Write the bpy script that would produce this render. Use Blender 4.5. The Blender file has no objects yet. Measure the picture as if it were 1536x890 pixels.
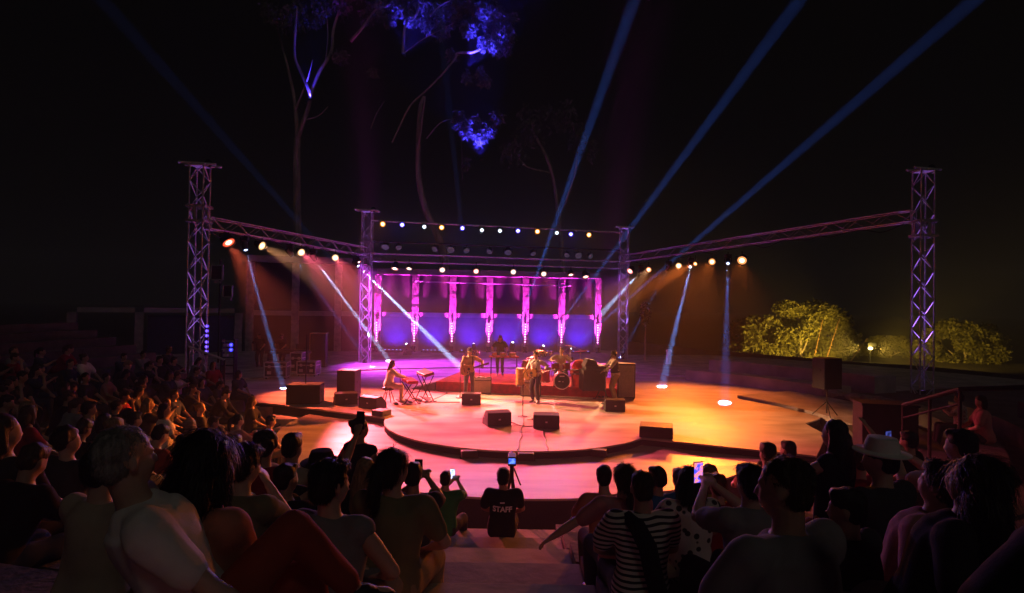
import bpy, bmesh, math, random
from mathutils import Vector, Matrix, noise
from mathutils.bvhtree import BVHTree
R = math.radians
random.seed(7)
S = bpy.context.scene
COL = S.collection

# ------------------------------------------------------------------ camera
F, PW, PH = 900.0, 1536.0, 890.0
cam = bpy.data.objects.new('camera', bpy.data.cameras.new('camera')); COL.objects.link(cam); S.camera = cam
cam.data.sensor_width = 36; cam.data.lens = F / PW * 36; cam.data.clip_end = 900; cam.data.clip_start = .05
EYE = Vector((0, 0, 3.3))
cam.matrix_world = Matrix.Translation(EYE) @ Matrix.Rotation(R(90.75), 4, 'X') @ Matrix.Rotation(R(.9), 4, 'Z')
CM = cam.matrix_world.to_3x3()
# ------------------------------------------------------------------ night sky, exposure
W = bpy.data.worlds.new('World'); S.world = W; W.use_nodes = True
bg = W.node_tree.nodes['Background']
bg.inputs[0].default_value = (.86, .82, .78, 1)
bg.inputs[1].default_value = .0004
sun = bpy.data.objects.new('moonlight', bpy.data.lights.new('moonlight', 'SUN')); COL.objects.link(sun)
sun.data.energy = .06; sun.data.angle = R(8); sun.data.color = (1, .88, .74); sun.rotation_euler = (R(46), 0, R(28))  # added dim warm fill from behind for spectators' backs and trusses, no moon
S.view_settings.view_transform = 'Standard'; S.view_settings.look = 'None'
S.view_settings.exposure = 0; S.view_settings.gamma = 1; S.view_settings.use_curve_mapping = False
S.cycles.use_denoising = True
S.cycles.max_bounces = 5; S.cycles.diffuse_bounces = 3; S.cycles.glossy_bounces = 3; S.cycles.volume_bounces = 0
S.cycles.sample_clamp_indirect = 4

# ------------------------------------------------------------------ where a spot of the photograph lies in the place
def ray(px, py):
    return CM @ Vector(((px - PW / 2) / F, (PH / 2 - py) / F, -1))
def at(px, py, Y):
    d = ray(px, py); return EYE + d * (Y / d.y)
def on(px, py, z=0.):
    d = ray(px, py); return EYE + d * ((z - EYE.z) / d.z)
def onplane(px, py, a, b):
    d = ray(px, py); n = Vector((-(b[1] - a[1]), b[0] - a[0], 0))
    return EYE + d * ((Vector((a[0], a[1], 0)) - EYE).dot(n) / d.dot(n))

# ------------------------------------------------------------------ materials
MATS = {}
def mat(name, col, rough=.6, metal=0., var=.25, scale=6., bump=.15, bscale=40., spec=.4, stretch=None, col2=None):
    if name in MATS: return MATS[name]
    m = bpy.data.materials.new(name); m.use_nodes = True; MATS[name] = m
    nt = m.node_tree; N = nt.nodes; L = nt.links; p = N['Principled BSDF']
    p.inputs['Metallic'].default_value = metal; p.inputs['Specular IOR Level'].default_value = spec
    tc = N.new('ShaderNodeTexCoord'); src = tc.outputs['Object']
    if stretch:
        mp = N.new('ShaderNodeMapping'); mp.inputs['Scale'].default_value = stretch; L.new(src, mp.inputs[0]); src = mp.outputs[0]
    n = N.new('ShaderNodeTexNoise'); n.inputs['Scale'].default_value = scale; n.inputs['Detail'].default_value = 6; L.new(src, n.inputs[0])
    r = N.new('ShaderNodeValToRGB'); r.color_ramp.elements[0].position = .3; r.color_ramp.elements[1].position = .7
    c2 = col2 or [c * (1 - var) for c in col]; c1 = col if col2 else [min(1, c * (1 + var)) for c in col]
    r.color_ramp.elements[0].color = (*c2, 1); r.color_ramp.elements[1].color = (*c1, 1)
    L.new(n.outputs[0], r.inputs[0]); L.new(r.outputs[0], p.inputs['Base Color'])
    mr = N.new('ShaderNodeMapRange'); mr.inputs[3].default_value = max(.03, rough - .12); mr.inputs[4].default_value = min(1, rough + .12)
    L.new(n.outputs[0], mr.inputs[0]); L.new(mr.outputs[0], p.inputs['Roughness'])
    if bump:
        nb = N.new('ShaderNodeTexNoise'); nb.inputs['Scale'].default_value = bscale; nb.inputs['Detail'].default_value = 4; L.new(src, nb.inputs[0])
        b = N.new('ShaderNodeBump'); b.inputs['Strength'].default_value = bump; b.inputs['Distance'].default_value = .02
        L.new(nb.outputs[0], b.inputs['Height']); L.new(b.outputs[0], p.inputs['Normal'])
    return m
def emit(name, col, s):
    if name in MATS: return MATS[name]
    m = bpy.data.materials.new(name); m.use_nodes = True; MATS[name] = m
    p = m.node_tree.nodes['Principled BSDF']; p.inputs['Base Color'].default_value = (*[c * .3 for c in col], 1)
    p.inputs['Emission Color'].default_value = (*col, 1); p.inputs['Emission Strength'].default_value = s
    return m
def lens(name, core, rim, s):
    """lamp lens: hot core, coloured rim, by the distance from the lens axis (local z)"""
    if name in MATS: return MATS[name]
    m = bpy.data.materials.new(name); m.use_nodes = True; MATS[name] = m
    N = m.node_tree.nodes; L = m.node_tree.links; p = N['Principled BSDF']
    tc = N.new('ShaderNodeTexCoord'); g = N.new('ShaderNodeTexGradient'); g.gradient_type = 'SPHERICAL'
    mp = N.new('ShaderNodeMapping'); mp.inputs['Scale'].default_value = (6, 6, 0)
    L.new(tc.outputs['Object'], mp.inputs[0]); L.new(mp.outputs[0], g.inputs[0])
    r = N.new('ShaderNodeValToRGB'); r.color_ramp.interpolation = 'EASE'; r.color_ramp.elements[0].position = .34; r.color_ramp.elements[1].position = .95
    r.color_ramp.elements[0].color = (*[c * 1.5 / s for c in rim], 1); r.color_ramp.elements[1].color = (*core, 1)  # rim colour paints the halo of glare into the lens
    L.new(g.outputs[0], r.inputs[0]); L.new(r.outputs[0], p.inputs['Emission Color']); p.inputs['Emission Strength'].default_value = s
    p.inputs['Base Color'].default_value = (.1, .1, .1, 1)
    return m

M_ALU = mat('aluminium', (.62, .62, .64), .45, .35, .2, 9, .1)
M_BLACKM = mat('black_metal', (.018, .018, .02), .5, .2, .3, 8, .1)
M_BLACK = mat('black_paint', (.02, .02, .022), .55, 0, .4, 7, .3, 60)
M_GRILLE = mat('speaker_grille', (.03, .03, .033), .6, .3, .3, 90, .5, 220)
M_STONE = mat('grey_stone', (.34, .30, .27), .85, 0, .45, 3.5, .7, 22)
M_BEAM = mat('plaster_beam', (.38, .35, .34), .85, 0, .2, 2, .3, 18)
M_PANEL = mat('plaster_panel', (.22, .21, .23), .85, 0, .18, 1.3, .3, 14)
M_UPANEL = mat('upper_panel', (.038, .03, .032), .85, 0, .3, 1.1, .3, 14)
M_FLOOR = mat('stage_floor', (.68, .58, .52), .5, 0, .2, .7, .15, 20, .35, (1, 2.2, 1), (.30, .24, .21))
M_FLOOR2 = mat('lower_floor', (.66, .57, .50), .42, 0, .2, .8, .1, 16, .4, (.5, 3.2, 1), (.33, .26, .23))
M_FASCIA = mat('black_fascia', (.012, .012, .013), .85, 0, .4, 3, .3, 30)
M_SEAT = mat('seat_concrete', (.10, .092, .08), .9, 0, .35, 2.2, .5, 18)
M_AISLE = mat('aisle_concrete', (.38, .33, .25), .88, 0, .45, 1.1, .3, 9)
M_WALK = mat('walk_concrete', (.42, .38, .36), .9, 0, .35, 1.2, .5, 12)
M_EARTH = mat('earth', (.035, .03, .025), .95, 0, .5, .4, .8, 6)
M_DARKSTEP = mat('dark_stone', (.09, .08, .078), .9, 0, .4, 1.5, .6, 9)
M_CARPET = mat('red_carpet', (.46, .02, .025), .95, 0, .3, 5, .6, 160)
M_CHROME = mat('chrome', (.7, .7, .72), .2, 1., .1, 9, 0)
M_WOODG = mat('guitar_wood', (.50, .26, .08), .32, 0, .3, 5, .05, 30, .5, (1, 1, 7))
M_WOODD = mat('dark_wood', (.12, .06, .03), .4, 0, .35, 5, .1, 30, .5, (1, 1, 6))
M_WOODF = mat('plain_wood', (.32, .18, .09), .6, 0, .35, 5, .2, 30, .4, (1, 1, 6))
M_TWEED = mat('beige_tweed', (.42, .33, .2), .85, 0, .3, 60, .4, 180)
M_GREYMESH = mat('grey_mesh', (.30, .28, .27), .7, .2, .3, 50, .5, 120)
M_WHITE = mat('white_plastic', (.75, .74, .72), .5, 0, .08, 6, .05)
M_BRASS = mat('brass_cymbal', (.75, .52, .2), .28, 1., .15, 12, .1)
M_DRUMSKIN = mat('drum_skin', (.7, .68, .64), .6, 0, .1, 9, .1)
M_DRUMRED = mat('drum_shell', (.28, .03, .03), .3, 0, .2, 4, .05)
M_REDKEY = mat('red_keyboard', (.42, .02, .03), .4, 0, .15, 4, .05)
M_BARK = mat('pale_bark', (.42, .37, .31), .85, 0, .4, 3, .6, 12, .3, (1, 1, .25))
M_LEAF = mat('gum_leaf', (.17, .20, .16), .6, 0, .4, 3, .1)
M_LEAFY = mat('shrub_leaf', (.13, .13, .04), .6, 0, .45, 1.2, .1)
M_RUBBLE = mat('field_stone', (.27, .24, .22), .9, 0, .4, 3, .7, 12)
M_CABLE = mat('cable_rubber', (.015, .015, .015), .6, 0, .2, 5, 0)
M_CUSH = mat('pale_cloth', (.62, .58, .5), .95, 0, .12, 4, .12, 18)

# ------------------------------------------------------------------ mesh building
class MB:
    def __init__(s): s.v = []; s.f = []
    def add(s, v, f):
        o = len(s.v); s.v += [tuple(p) for p in v]; s.f += [tuple(i + o for i in q) for q in f]; return s
    def box(s, c, d, m=None):
        x, y, z = d[0] / 2, d[1] / 2, d[2] / 2
        v = [Vector((sx * x, sy * y, sz * z)) for sz in (-1, 1) for sx, sy in ((-1, -1), (1, -1), (1, 1), (-1, 1))]
        if m is not None: v = [m @ p for p in v]
        v = [p + Vector(c) for p in v]
        return s.add(v, [(3, 2, 1, 0), (4, 5, 6, 7), (0, 1, 5, 4), (1, 2, 6, 5), (2, 3, 7, 6), (3, 0, 4, 7)])
    def tube(s, pts, rad, n=8, cap=True, flat=None):
        pts = [Vector(p) for p in pts]; rs = rad if isinstance(rad, (list, tuple)) else [rad] * len(pts)
        v = []; f = []; X = None
        for i, p in enumerate(pts):
            t = (pts[min(i + 1, len(pts) - 1)] - pts[max(i - 1, 0)])
            t = t.normalized() if t.length > 1e-9 else Vector((0, 0, 1))
            if X is None:
                X = t.orthogonal().normalized() if flat is None else (Vector(flat) - t * Vector(flat).dot(t)).normalized()
            else:
                X = (X - t * X.dot(t)); X = X.normalized() if X.length > 1e-6 else t.orthogonal().normalized()
            Y = t.cross(X)
            for k in range(n):
                a = 2 * math.pi * k / n; v.append(p + (X * math.cos(a) + Y * math.sin(a)) * rs[i])
        for i in range(len(pts) - 1):
            for k in range(n): f.append((i * n + k, i * n + (k + 1) % n, (i + 1) * n + (k + 1) % n, (i + 1) * n + k))
        if cap:
            f.append(tuple(range(n - 1, -1, -1))); b = (len(pts) - 1) * n; f.append(tuple(range(b, b + n)))
        return s.add(v, f)
    def lathe(s, prof, n=16, m=None, cap=True):
        v = []; f = []
        for r, z in prof:
            for k in range(n):
                a = 2 * math.pi * k / n; v.append(Vector((r * math.cos(a), r * math.sin(a), z)))
        for i in range(len(prof) - 1):
            for k in range(n): f.append((i * n + k, i * n + (k + 1) % n, (i + 1) * n + (k + 1) % n, (i + 1) * n + k))
        if cap: f.append(tuple(range(n - 1, -1, -1))); b = (len(prof) - 1) * n; f.append(tuple(range(b, b + n)))
        if m is not None: v = [m @ p for p in v]
        return s.add(v, f)
    def prism(s, poly, z0, z1, m=None):
        n = len(poly); v = [Vector((x, y, z0)) for x, y in poly] + [Vector((x, y, z1)) for x, y in poly]
        f = [tuple(range(n - 1, -1, -1)), tuple(range(n, 2 * n))] + [(k, (k + 1) % n, n + (k + 1) % n, n + k) for k in range(n)]
        if m is not None: v = [m @ p for p in v]
        return s.add(v, f)
    def ell(s, c, r, m=None, nu=14, nv=9):
        v = []; f = []
        for j in range(nv + 1):
            t = math.pi * j / nv
            for k in range(nu):
                a = 2 * math.pi * k / nu
                p = Vector((r[0] * math.sin(t) * math.cos(a), r[1] * math.sin(t) * math.sin(a), r[2] * math.cos(t)))
                v.append((m @ p if m is not None else p) + Vector(c))
        for j in range(nv):
            for k in range(nu): f.append((j * nu + k, (j + 1) * nu + k, (j + 1) * nu + (k + 1) % nu, j * nu + (k + 1) % nu))
        return s.add(v, f)
    def arc(s, c, r0, r1, z0, z1, a0, a1, n):
        """solid ring sector"""
        v = []; f = []
        for i in range(n + 1):
            a = a0 + (a1 - a0) * i / n; ca, sa = math.cos(a), math.sin(a)
            for r, z in ((r0, z0), (r1, z0), (r1, z1), (r0, z1)): v.append((c[0] + r * ca, c[1] + r * sa, z))
        for i in range(n):
            b = i * 4
            for k in range(4): f.append((b + k, b + (k + 1) % 4, b + 4 + (k + 1) % 4, b + 4 + k))
        f.append((0, 1, 2, 3)); f.append(tuple(n * 4 + k for k in (3, 2, 1, 0)))
        return s.add(v, f)
    def mesh(s, name, smooth=False):
        me = bpy.data.meshes.new(name); me.from_pydata(s.v, [], s.f)
        bm = bmesh.new(); bm.from_mesh(me); bmesh.ops.recalc_face_normals(bm, faces=bm.faces)
        if smooth:
            for fc in bm.faces: fc.smooth = True
            for e in bm.edges:
                if len(e.link_faces) == 2 and e.calc_face_angle(0) > .7: e.smooth = False
        bm.to_mesh(me); bm.free(); return me
    def build(s, name, m, parent=None, smooth=False, bevel=0.):
        return link(name, s.mesh(name, smooth), m, parent, bevel)
def link(name, me, m, parent=None, bevel=0., mtx=None):
    o = bpy.data.objects.new(name, me); COL.objects.link(o)
    if m is not None:
        if len(me.materials) == 0: me.materials.append(m)
        elif me.materials[0] != m: o.material_slots[0].link = 'OBJECT'; o.material_slots[0].material = m
    if parent: o.parent = parent
    if mtx is not None: o.matrix_local = mtx
    if bevel:
        b = o.modifiers.new('bevel', 'BEVEL'); b.width = bevel; b.segments = 2; b.limit_method = 'ANGLE'; b.angle_limit = R(50)
    return o
def tag(o, label, cat=None, group=None, kind=None):
    if label: o['label'] = label
    if cat: o['category'] = cat
    if group: o['group'] = group
    if kind: o['kind'] = kind
    return o
def thing(name, label, cat, loc=(0, 0, 0), rz=0, group=None, kind=None):
    o = bpy.data.objects.new(name, None); COL.objects.link(o); o.empty_display_size = .1
    o.location = loc; o.rotation_euler = (0, 0, rz)
    return tag(o, label, cat, group, kind)
def frame(p, z, x=None):
    """matrix at p whose local z points along z"""
    z = Vector(z).normalized(); x = Vector(x) if x else (Vector((0, 0, 1)) if abs(z.z) < .95 else Vector((1, 0, 0)))
    y = z.cross(x).normalized(); x = y.cross(z)
    return Matrix.Translation(p) @ Matrix((x, y, z)).transposed().to_4x4()
def spot(parent, mtx, col, e, ang, blend=.3, r=.05):
    """a lamp shining along local +z of mtx (in the parent's space)"""
    l = bpy.data.lights.new('spot', 'SPOT'); l.energy = e; l.color = col; l.spot_size = R(ang); l.spot_blend = blend; l.shadow_soft_size = r
    o = bpy.data.objects.new('spot', l); COL.objects.link(o); o.parent = parent; o.matrix_local = mtx @ Matrix.Rotation(math.pi, 4, 'X')
    return o

# ================================================================== THE PLACE
C = (.25, 17.35)                       # centre of the round stage
def cpt(r, a): return (C[0] + r * math.cos(a), C[1] + r * math.sin(a))
# ground
mb = MB()
mb.add([(-400, -300, -1.3), (400, -300, -1.3), (400, 500, -1.3), (-400, 500, -1.3)], [(0, 1, 2, 3)])
tag(mb.build('ground', M_EARTH), 'dark earth around and beyond the open air theatre', None, None, 'structure')

# upper stage floor with a round thrust
poly = []
RT = 3.8
pr = on(1225, 684, 0); pl = on(468, 613, 0); pl2 = on(392, 604, 0)
a_r = math.atan2(on(962, 657).y - C[1], on(962, 657).x - C[0]); a_l = math.radians(-178)
for i in range(41):
    a = a_l + (a_r - a_l) * i / 40; poly.append(cpt(RT, a))
poly.append((pr.x, pr.y))
ar0 = math.atan2(pr.y - C[1] + 2.2, 8.3)
for i in range(49):
    a = ar0 + (math.pi - .25 - ar0) * i / 48; rr = 8.2 + 5.8 * math.sin(max(0, min(1, (i / 48 - .06) / .3)) * math.pi / 2)
    poly.append(cpt(rr, a))
poly += [(-13.2, 20.6), (pl2.x, pl2.y), (pl.x, pl.y)]
mb = MB(); mb.prism(poly, -.04, 0.)
stage = mb.build('stage_floor', M_FLOOR); tag(stage, 'upper stage floor with rounded thrust', None, None, 'structure')
mb = MB(); n = len(poly)
inner = [(x * .9985 + C[0] * .0015, y * .9985 + C[1] * .0015) for x, y in poly]
mb.prism(inner, -1.2, -.041)
mb.build('stage_fascia', M_FASCIA, stage)
# lower round floor
mb = MB(); RL = 6.55
mb.prism([cpt(RL, math.pi + (i / 80) * (2 * math.pi + .0) * .62 - .25) for i in range(81)], -.22, -.18)
low = mb.build('lower_floor', M_FLOOR2); tag(low, 'lower curved apron floor in front of the stage', None, None, 'structure')
mb = MB(); mb.prism([cpt(RL - .02, math.pi + (i / 80) * (2 * math.pi) * .62 - .25) for i in range(81)], -1.25, -.221)
mb.build('apron_fascia', M_FASCIA, low)
# steps at the left of the stage
for i, (px0, py0, px1, z, dd) in enumerate(((385, 610, 452, -.13, .8), (392, 628, 442, -.30, .8), (396, 646, 432, -.50, .8), (400, 664, 428, -.70, .7))):
    a = on(px0, py0, z); b = on(px1, py0, z); mb = MB()
    mb.box(((a.x + b.x) / 2 - .3, (a.y + b.y) / 2 + dd / 2 - .05, (z - 1.2) / 2 + .0), (b.x - a.x + 1.2, dd, z + 1.2))
    tag(mb.build('side_step', M_FLOOR, None, bevel=.02), 'stone step beside the stage, %s from the top' % ('first', 'second', 'third', 'lowest')[i], 'step', 'steps at the left side of the stage')
# back platform ring behind the stage
mb = MB()
mb.arc(C, 13.6, 27, -1.2, .06, R(24), R(154), 60)
plat = mb.build('back_platform', M_WALK); tag(plat, 'low stone platform along the back of the stage', None, None, 'structure')

# seating bowl ------------------------------------------------------
R0, DR, Z0, DZ = 9.75, .9, .46, .24
def rowz(k): return Z0 + DZ * k
AX0, AX1 = -1.15, .62
KMAX = 8
bowl = thing('seating_bowl', 'curved stone seating rows of the open air theatre', None, (0, 0, 0), 0, None, 'structure')
for side in (-1, 1):
    for k in range(-2 if side < 0 else -1, KMAX + 1):
        r = R0 + DR * k
        xe = (AX0 if side < 0 else AX1)
        a_start = -math.acos((xe - C[0]) / r)
        if side < 0: a0, a1 = a_start, R(-196) if k > 2 else R(-190)
        else: a0, a1 = a_start, R(-8) if k < 3 else R(-14)
        if k < 0: a0 = R(-140) if side < 0 else R(-44)
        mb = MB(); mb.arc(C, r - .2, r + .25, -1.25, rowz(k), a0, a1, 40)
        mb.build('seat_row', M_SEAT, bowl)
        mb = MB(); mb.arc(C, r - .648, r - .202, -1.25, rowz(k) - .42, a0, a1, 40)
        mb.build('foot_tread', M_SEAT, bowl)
# back fill behind the last row
for k in range(0, 9):
    y1 = C[1] - (R0 + DR * k) + .25; mb = MB(); z = .38 + DZ * k
    mb.box(((AX0 + AX1) / 2, y1 - .45, (z - 1.25) / 2), (AX1 - AX0 - .01, .9, z + 1.25))
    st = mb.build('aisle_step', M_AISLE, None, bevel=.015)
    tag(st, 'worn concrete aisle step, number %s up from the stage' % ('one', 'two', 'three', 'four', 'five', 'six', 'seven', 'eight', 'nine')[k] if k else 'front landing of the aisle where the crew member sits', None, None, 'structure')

# right terraces, walk and parapet
terr = []
for i, (r0, r1, z, a0, a1, m, lab) in enumerate((
        (9.3, 12.2, .10, -12, 30, M_WALK, 'curved concrete walkway right of the stage'),
        (12.4, 13.4, .45, 22, 52, M_WALK, 'lower curved stone bench at the right rear'),
        (14.0, 15.1, .85, 20, 50, M_WALK, 'upper curved stone bench at the right rear'),
        (12.2, 24, .22, -30, 21, M_DARKSTEP, 'dark stony bank rising right of the stage'))):
    mb = MB(); mb.arc(C, r0, r1, -1.25, z, R(a0), R(a1), 40)
    o = mb.build(('walkway', 'stone_bench', 'stone_bench', 'bank')[i], m)
    tag(o, lab, 'bench' if 'bench' in lab else None, None, None if 'bench' in lab else 'structure')
rng = random.Random(3)
for i in range(26):          # edging stones along the walk
    a = R(-10 + 33 * i / 25 + rng.uniform(-.4, .4)); p = cpt(12.3 + rng.uniform(-.1, .1), a)
    mb = MB(); s = rng.uniform(.16, .34); mb.ell((0, 0, 0), (s * 1.3, s * .8, s * .6), None, 8, 5)
    me = mb.mesh('edging_stone')
    for v in me.vertices: v.co *= 1 + .25 * noise.noise(v.co * 5 + Vector((i, 0, 0)))
    o = link('edging_stone', me, M_RUBBLE); o.location = (p[0], p[1], .24); o.rotation_euler = (0, 0, a + 1.57)
    tag(o, 'rough pale edging stone along the curved walkway', 'stone', 'edging stones along the walkway')
mb = MB(); pa = [at(938, 512, 40), at(1060, 525, 41), at(1235, 540, 41), at(1380, 549, 40), at(1560, 566, 36)]
for i in range(4):
    a, b = pa[i], pa[i + 1]; d = (b - a); L = Vector((d.x, d.y, 0)).length; ang = math.atan2(d.y, d.x)
    mb.add([(a.x, a.y, -1.3), (b.x, b.y, -1.3), (b.x, b.y, b.z), (a.x, a.y, a.z), (a.x, a.y + .5, -1.3), (b.x, b.y + .5, -1.3), (b.x, b.y + .5, b.z), (a.x, a.y + .5, a.z)],
           [(0, 1, 2, 3), (5, 4, 7, 6), (3, 2, 6, 7), (0, 3, 7, 4), (1, 5, 6, 2)])
tag(mb.build('parapet_wall', M_DARKSTEP), 'long dark low wall in front of the lit bushes', 'wall')

# ------------------------------------------------------------------ stage back wall
def block_column(w, z0, z1, seed):
    rg = random.Random(seed); mb = MB(); z = z0; i = 0
    while z < z1 - .05:
        h = min(rg.uniform(.24, .36), z1 - z)
        sp = rg.uniform(-.09, .09) * w if i % 2 else None
        for x0, x1 in (((-w / 2, sp), (sp, w / 2)) if sp is not None else ((-w / 2, w / 2),)):
            jx = rg.uniform(-.012, .012); jy = rg.uniform(-.018, .018)
            mb.box(((x0 + x1) / 2 + jx, jy, z + h / 2), (x1 - x0 - .022, w, h - .022))
        z += h; i += 1
    mb.box((0, 0, (z0 + z1) / 2), (w - .06, w - .06, z1 - z0 - .01))
    return mb
def wall_thing(name, label, cols, zm, zt, lower_m, upper_m, z0=.06, upper=True, w=.46):
    t = thing(name, label, 'wall')
    P = [Vector((x, y, 0)) for x, y in cols]
    for i, p in enumerate(P):
        o = block_column(w, z0 if z0 > 0 else -1.2, zt - .0, len(name) * 7 + i).build('column', M_STONE, t); o.location = p
        d = (P[min(i + 1, len(P) - 1)] - P[max(i - 1, 0)]); o.rotation_euler = (0, 0, math.atan2(d.y, d.x))
    for i in range(len(P) - 1):
        a, b = P[i], P[i + 1]; d = b - a; L = d.length; m = Matrix.Rotation(math.atan2(d.y, d.x), 3, 'Z'); nrm = Vector((-d.y, d.x, 0)).normalized(); c = (a + b) / 2
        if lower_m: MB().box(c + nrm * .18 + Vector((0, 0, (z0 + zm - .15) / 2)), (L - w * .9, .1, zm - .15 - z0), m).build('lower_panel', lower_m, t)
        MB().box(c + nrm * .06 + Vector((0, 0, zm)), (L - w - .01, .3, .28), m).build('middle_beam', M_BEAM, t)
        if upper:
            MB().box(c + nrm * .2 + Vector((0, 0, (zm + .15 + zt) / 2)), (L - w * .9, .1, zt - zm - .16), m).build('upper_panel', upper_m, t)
            MB().box(c - nrm * .3 + Vector((0, 0, zt + .2)), (L + .002, .98, .38), m).build('top_beam', M_BEAM, t)  # beam depth extended forward to block the uplights' spill into the sky
    return t
cx = [567, 623, 679, 734, 788, 842, 896]
mainc = [(at(x, 470, 40.2 + i * .25).x, 40.2 + i * .25) for i, x in enumerate(cx)]
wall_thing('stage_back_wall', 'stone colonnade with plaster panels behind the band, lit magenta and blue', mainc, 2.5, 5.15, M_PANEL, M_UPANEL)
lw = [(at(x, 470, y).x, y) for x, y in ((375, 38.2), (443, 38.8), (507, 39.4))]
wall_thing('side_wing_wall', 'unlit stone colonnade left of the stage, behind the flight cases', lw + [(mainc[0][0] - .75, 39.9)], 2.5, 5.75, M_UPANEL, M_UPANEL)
fl = [(at(x, 470, y).x, y) for x, y in ((108, 33.5), (209, 35.2), (285, 36.6))]
wall_thing('low_side_wall', 'low stone wall frame at the far left behind the crowd', fl + [(lw[0][0] - .6, 37.9)], 2.62, 2.5, None, M_UPANEL, -1, False)
for i in range(2):
    a, b = Vector((*fl[i + 1], 0)), Vector((*(fl + [(lw[0][0] - .6, 37.9)])[i + 2], 0))
    d = b - a; m = Matrix.Rotation(math.atan2(d.y, d.x), 3, 'Z')
    o = MB().box((a + b) / 2 + Vector((0, .35, .6)), (d.length - .5, .08, 3.4), m).build('backdrop_panel', mat('blue_panel', (.05, .05, .12), .8), None)
    tag(o, 'dark blue panel in the low wall, %s' % ('left of the truss tower' if i == 0 else 'seen through the truss tower'), 'panel')
# thin lighting pipe in front of the colonnade
a = Vector((mainc[1][0], mainc[1][1] - .6, 4.72)); b = Vector((mainc[5][0] + .6, mainc[5][1] - .6, 4.62))
tag(MB().tube([a, b], .045).build('lighting_pipe', M_ALU), 'thin horizontal pipe across the upper colonnade', 'pipe')

# ------------------------------------------------------------------ trusses
BRACE = {}
def brace(parent, p, q, r=.016):
    L = round((q - p).length, 3); k = (L, r)
    if k not in BRACE: BRACE[k] = MB().tube([(0, 0, 0), (0, 0, L)], r, 5).mesh('brace')
    o = bpy.data.objects.new('brace', BRACE[k]); COL.objects.link(o); o.parent = parent
    if len(BRACE[k].materials) == 0: BRACE[k].materials.append(M_ALU)
    o.matrix_local = frame(p, q - p); return o
def truss(name, label, a, b, w, bay=.62, cat='truss', group=None, zig=True, wz=None, m=M_ALU):
    a, b = Vector(a), Vector(b); wz = wz or w
    t = thing(name, label, cat, a, 0, group); d = b - a; L = d.length; u = d.normalized()
    if abs(u.z) > .9: X, Y = Vector((1, 0, 0)), Vector((0, 1, 0))
    else: X = u.cross(Vector((0, 0, 1))).normalized(); Y = X.cross(u)
    cs = [X * sx * w / 2 + Y * sy * wz / 2 for sx, sy in ((-1, -1), (1, -1), (1, 1), (-1, 1))]
    for c in cs: MB().tube([c, c + d], .03, 8).build('chord', m, t, True)
    n = max(2, round(L / bay)); st = L / n
    for fi in range(4):
        c0, c1 = cs[fi], cs[(fi + 1) % 4]
        for i in range(n):
            p, q = (c0, c1) if (i + fi) % 2 == 0 else (c1, c0)
            brace(t, p + u * st * i, q + u * st * (i + 1))
        for i in (0, n): brace(t, c0 + u * st * i, c1 + u * st * i, .022)
    return t
TL, TR, TBL, TBR = on(293, 586, 0), on(1383, 612, -.3), on(547, 546, .0), on(934, 540, .0)
TL.z = TR.z = -.05
def tower(p, h, label, ctr):
    p = Vector(p)
    t = truss('truss_tower', label, p, p + Vector((0, 0, h)), .5, .55, 'truss tower', 'truss towers')
    MB().box((0, 0, .02), (.9, .9, .04)).build('base_plate', M_ALU, t)
    sl = MB()
    for sx, sy, a, b in ((.33, 0, .03, .66), (-.33, 0, .03, .66), (0, .33, .62, .03), (0, -.33, .62, .03)):
        for dz in (-.27, .27): sl.box((sx, sy, ctr + dz), (a, b, .1))
        sl.box((sx, sy, ctr), (a if a < .1 else .12, b if b < .1 else .12, .44))
    sl.build('sleeve_block', mat('sleeve_metal', (.42, .42, .45), .5, .4), t)
    v = Vector((1, .25, 0)).normalized()
    for k in (-.22, .22):
        MB().tube([v * -.62 + Vector((0, k, h + .06)), v * .62 + Vector((0, k, h + .06))], .045).build('top_bar', M_ALU, t, True)
    MB().box((0, 0, h + .02), (.6, .6, .05)).build('top_plate', M_ALU, t)
    MB().lathe([(.09, -.06), (.14, -.03), (.14, .03), (.09, .06)], 12, frame((.3, 0, h + .12), (0, 1, 0))).build('pulley', M_BLACKM, t)
    return t
HT = 8.2
tower(TL, HT, 'tall aluminium truss tower at the left of the stage', 6.45)
tower(TR, HT + .35, 'tall aluminium truss tower at the far right beside the lit bushes', 6.4)
tower(TBL, HT - .05, 'purple lit truss tower at the rear left corner of the stage', 6.25)
tower(TBR, HT - .1, 'purple lit truss tower at the rear right corner of the stage', 6.2)
def zat(px, py, p): return at(px, py, p.y).z
def P3(p, z): return Vector((p.x, p.y, z))
zl, zbl, zr, zbr = zat(312, 333, TL), zat(545, 378, TBL), zat(1372, 322, TR), zat(945, 388, TBR)
dl = (TBL - TL); dl.z = 0; dl.normalize(); dr = (TBR - TR); dr.z = 0; dr.normalize()
truss('side_truss', 'long aluminium truss spanning the left side of the stage', P3(TL, zl) + dl * .34, P3(TBL, zbl) - dl * .34, .42)
truss('side_truss', 'long aluminium truss rising to the right tower', P3(TR, zr) + dr * .34, P3(TBR, zbr) - dr * .34, .42)
db = TBR - TBL; db.z = 0; db.normalize()
zb1, zb2 = zat(560, 386, TBL), zat(925, 398, TBR)
truss('rear_truss', 'purple lit lighting truss across the back of the stage', P3(TBL, zb1) + db * .3, P3(TBR, zb2) - db * .3, .42)
zu1, zu2 = zat(560, 331, TBL), zat(925, 349, TBR)
tag(MB().tube([P3(TBL, zu1) + db * .2, P3(TBR, zu2) - db * .2], .05).build('rear_pipe', M_ALU), 'thin metal pipe carrying the uppermost row of lamps', 'pipe')

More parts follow.
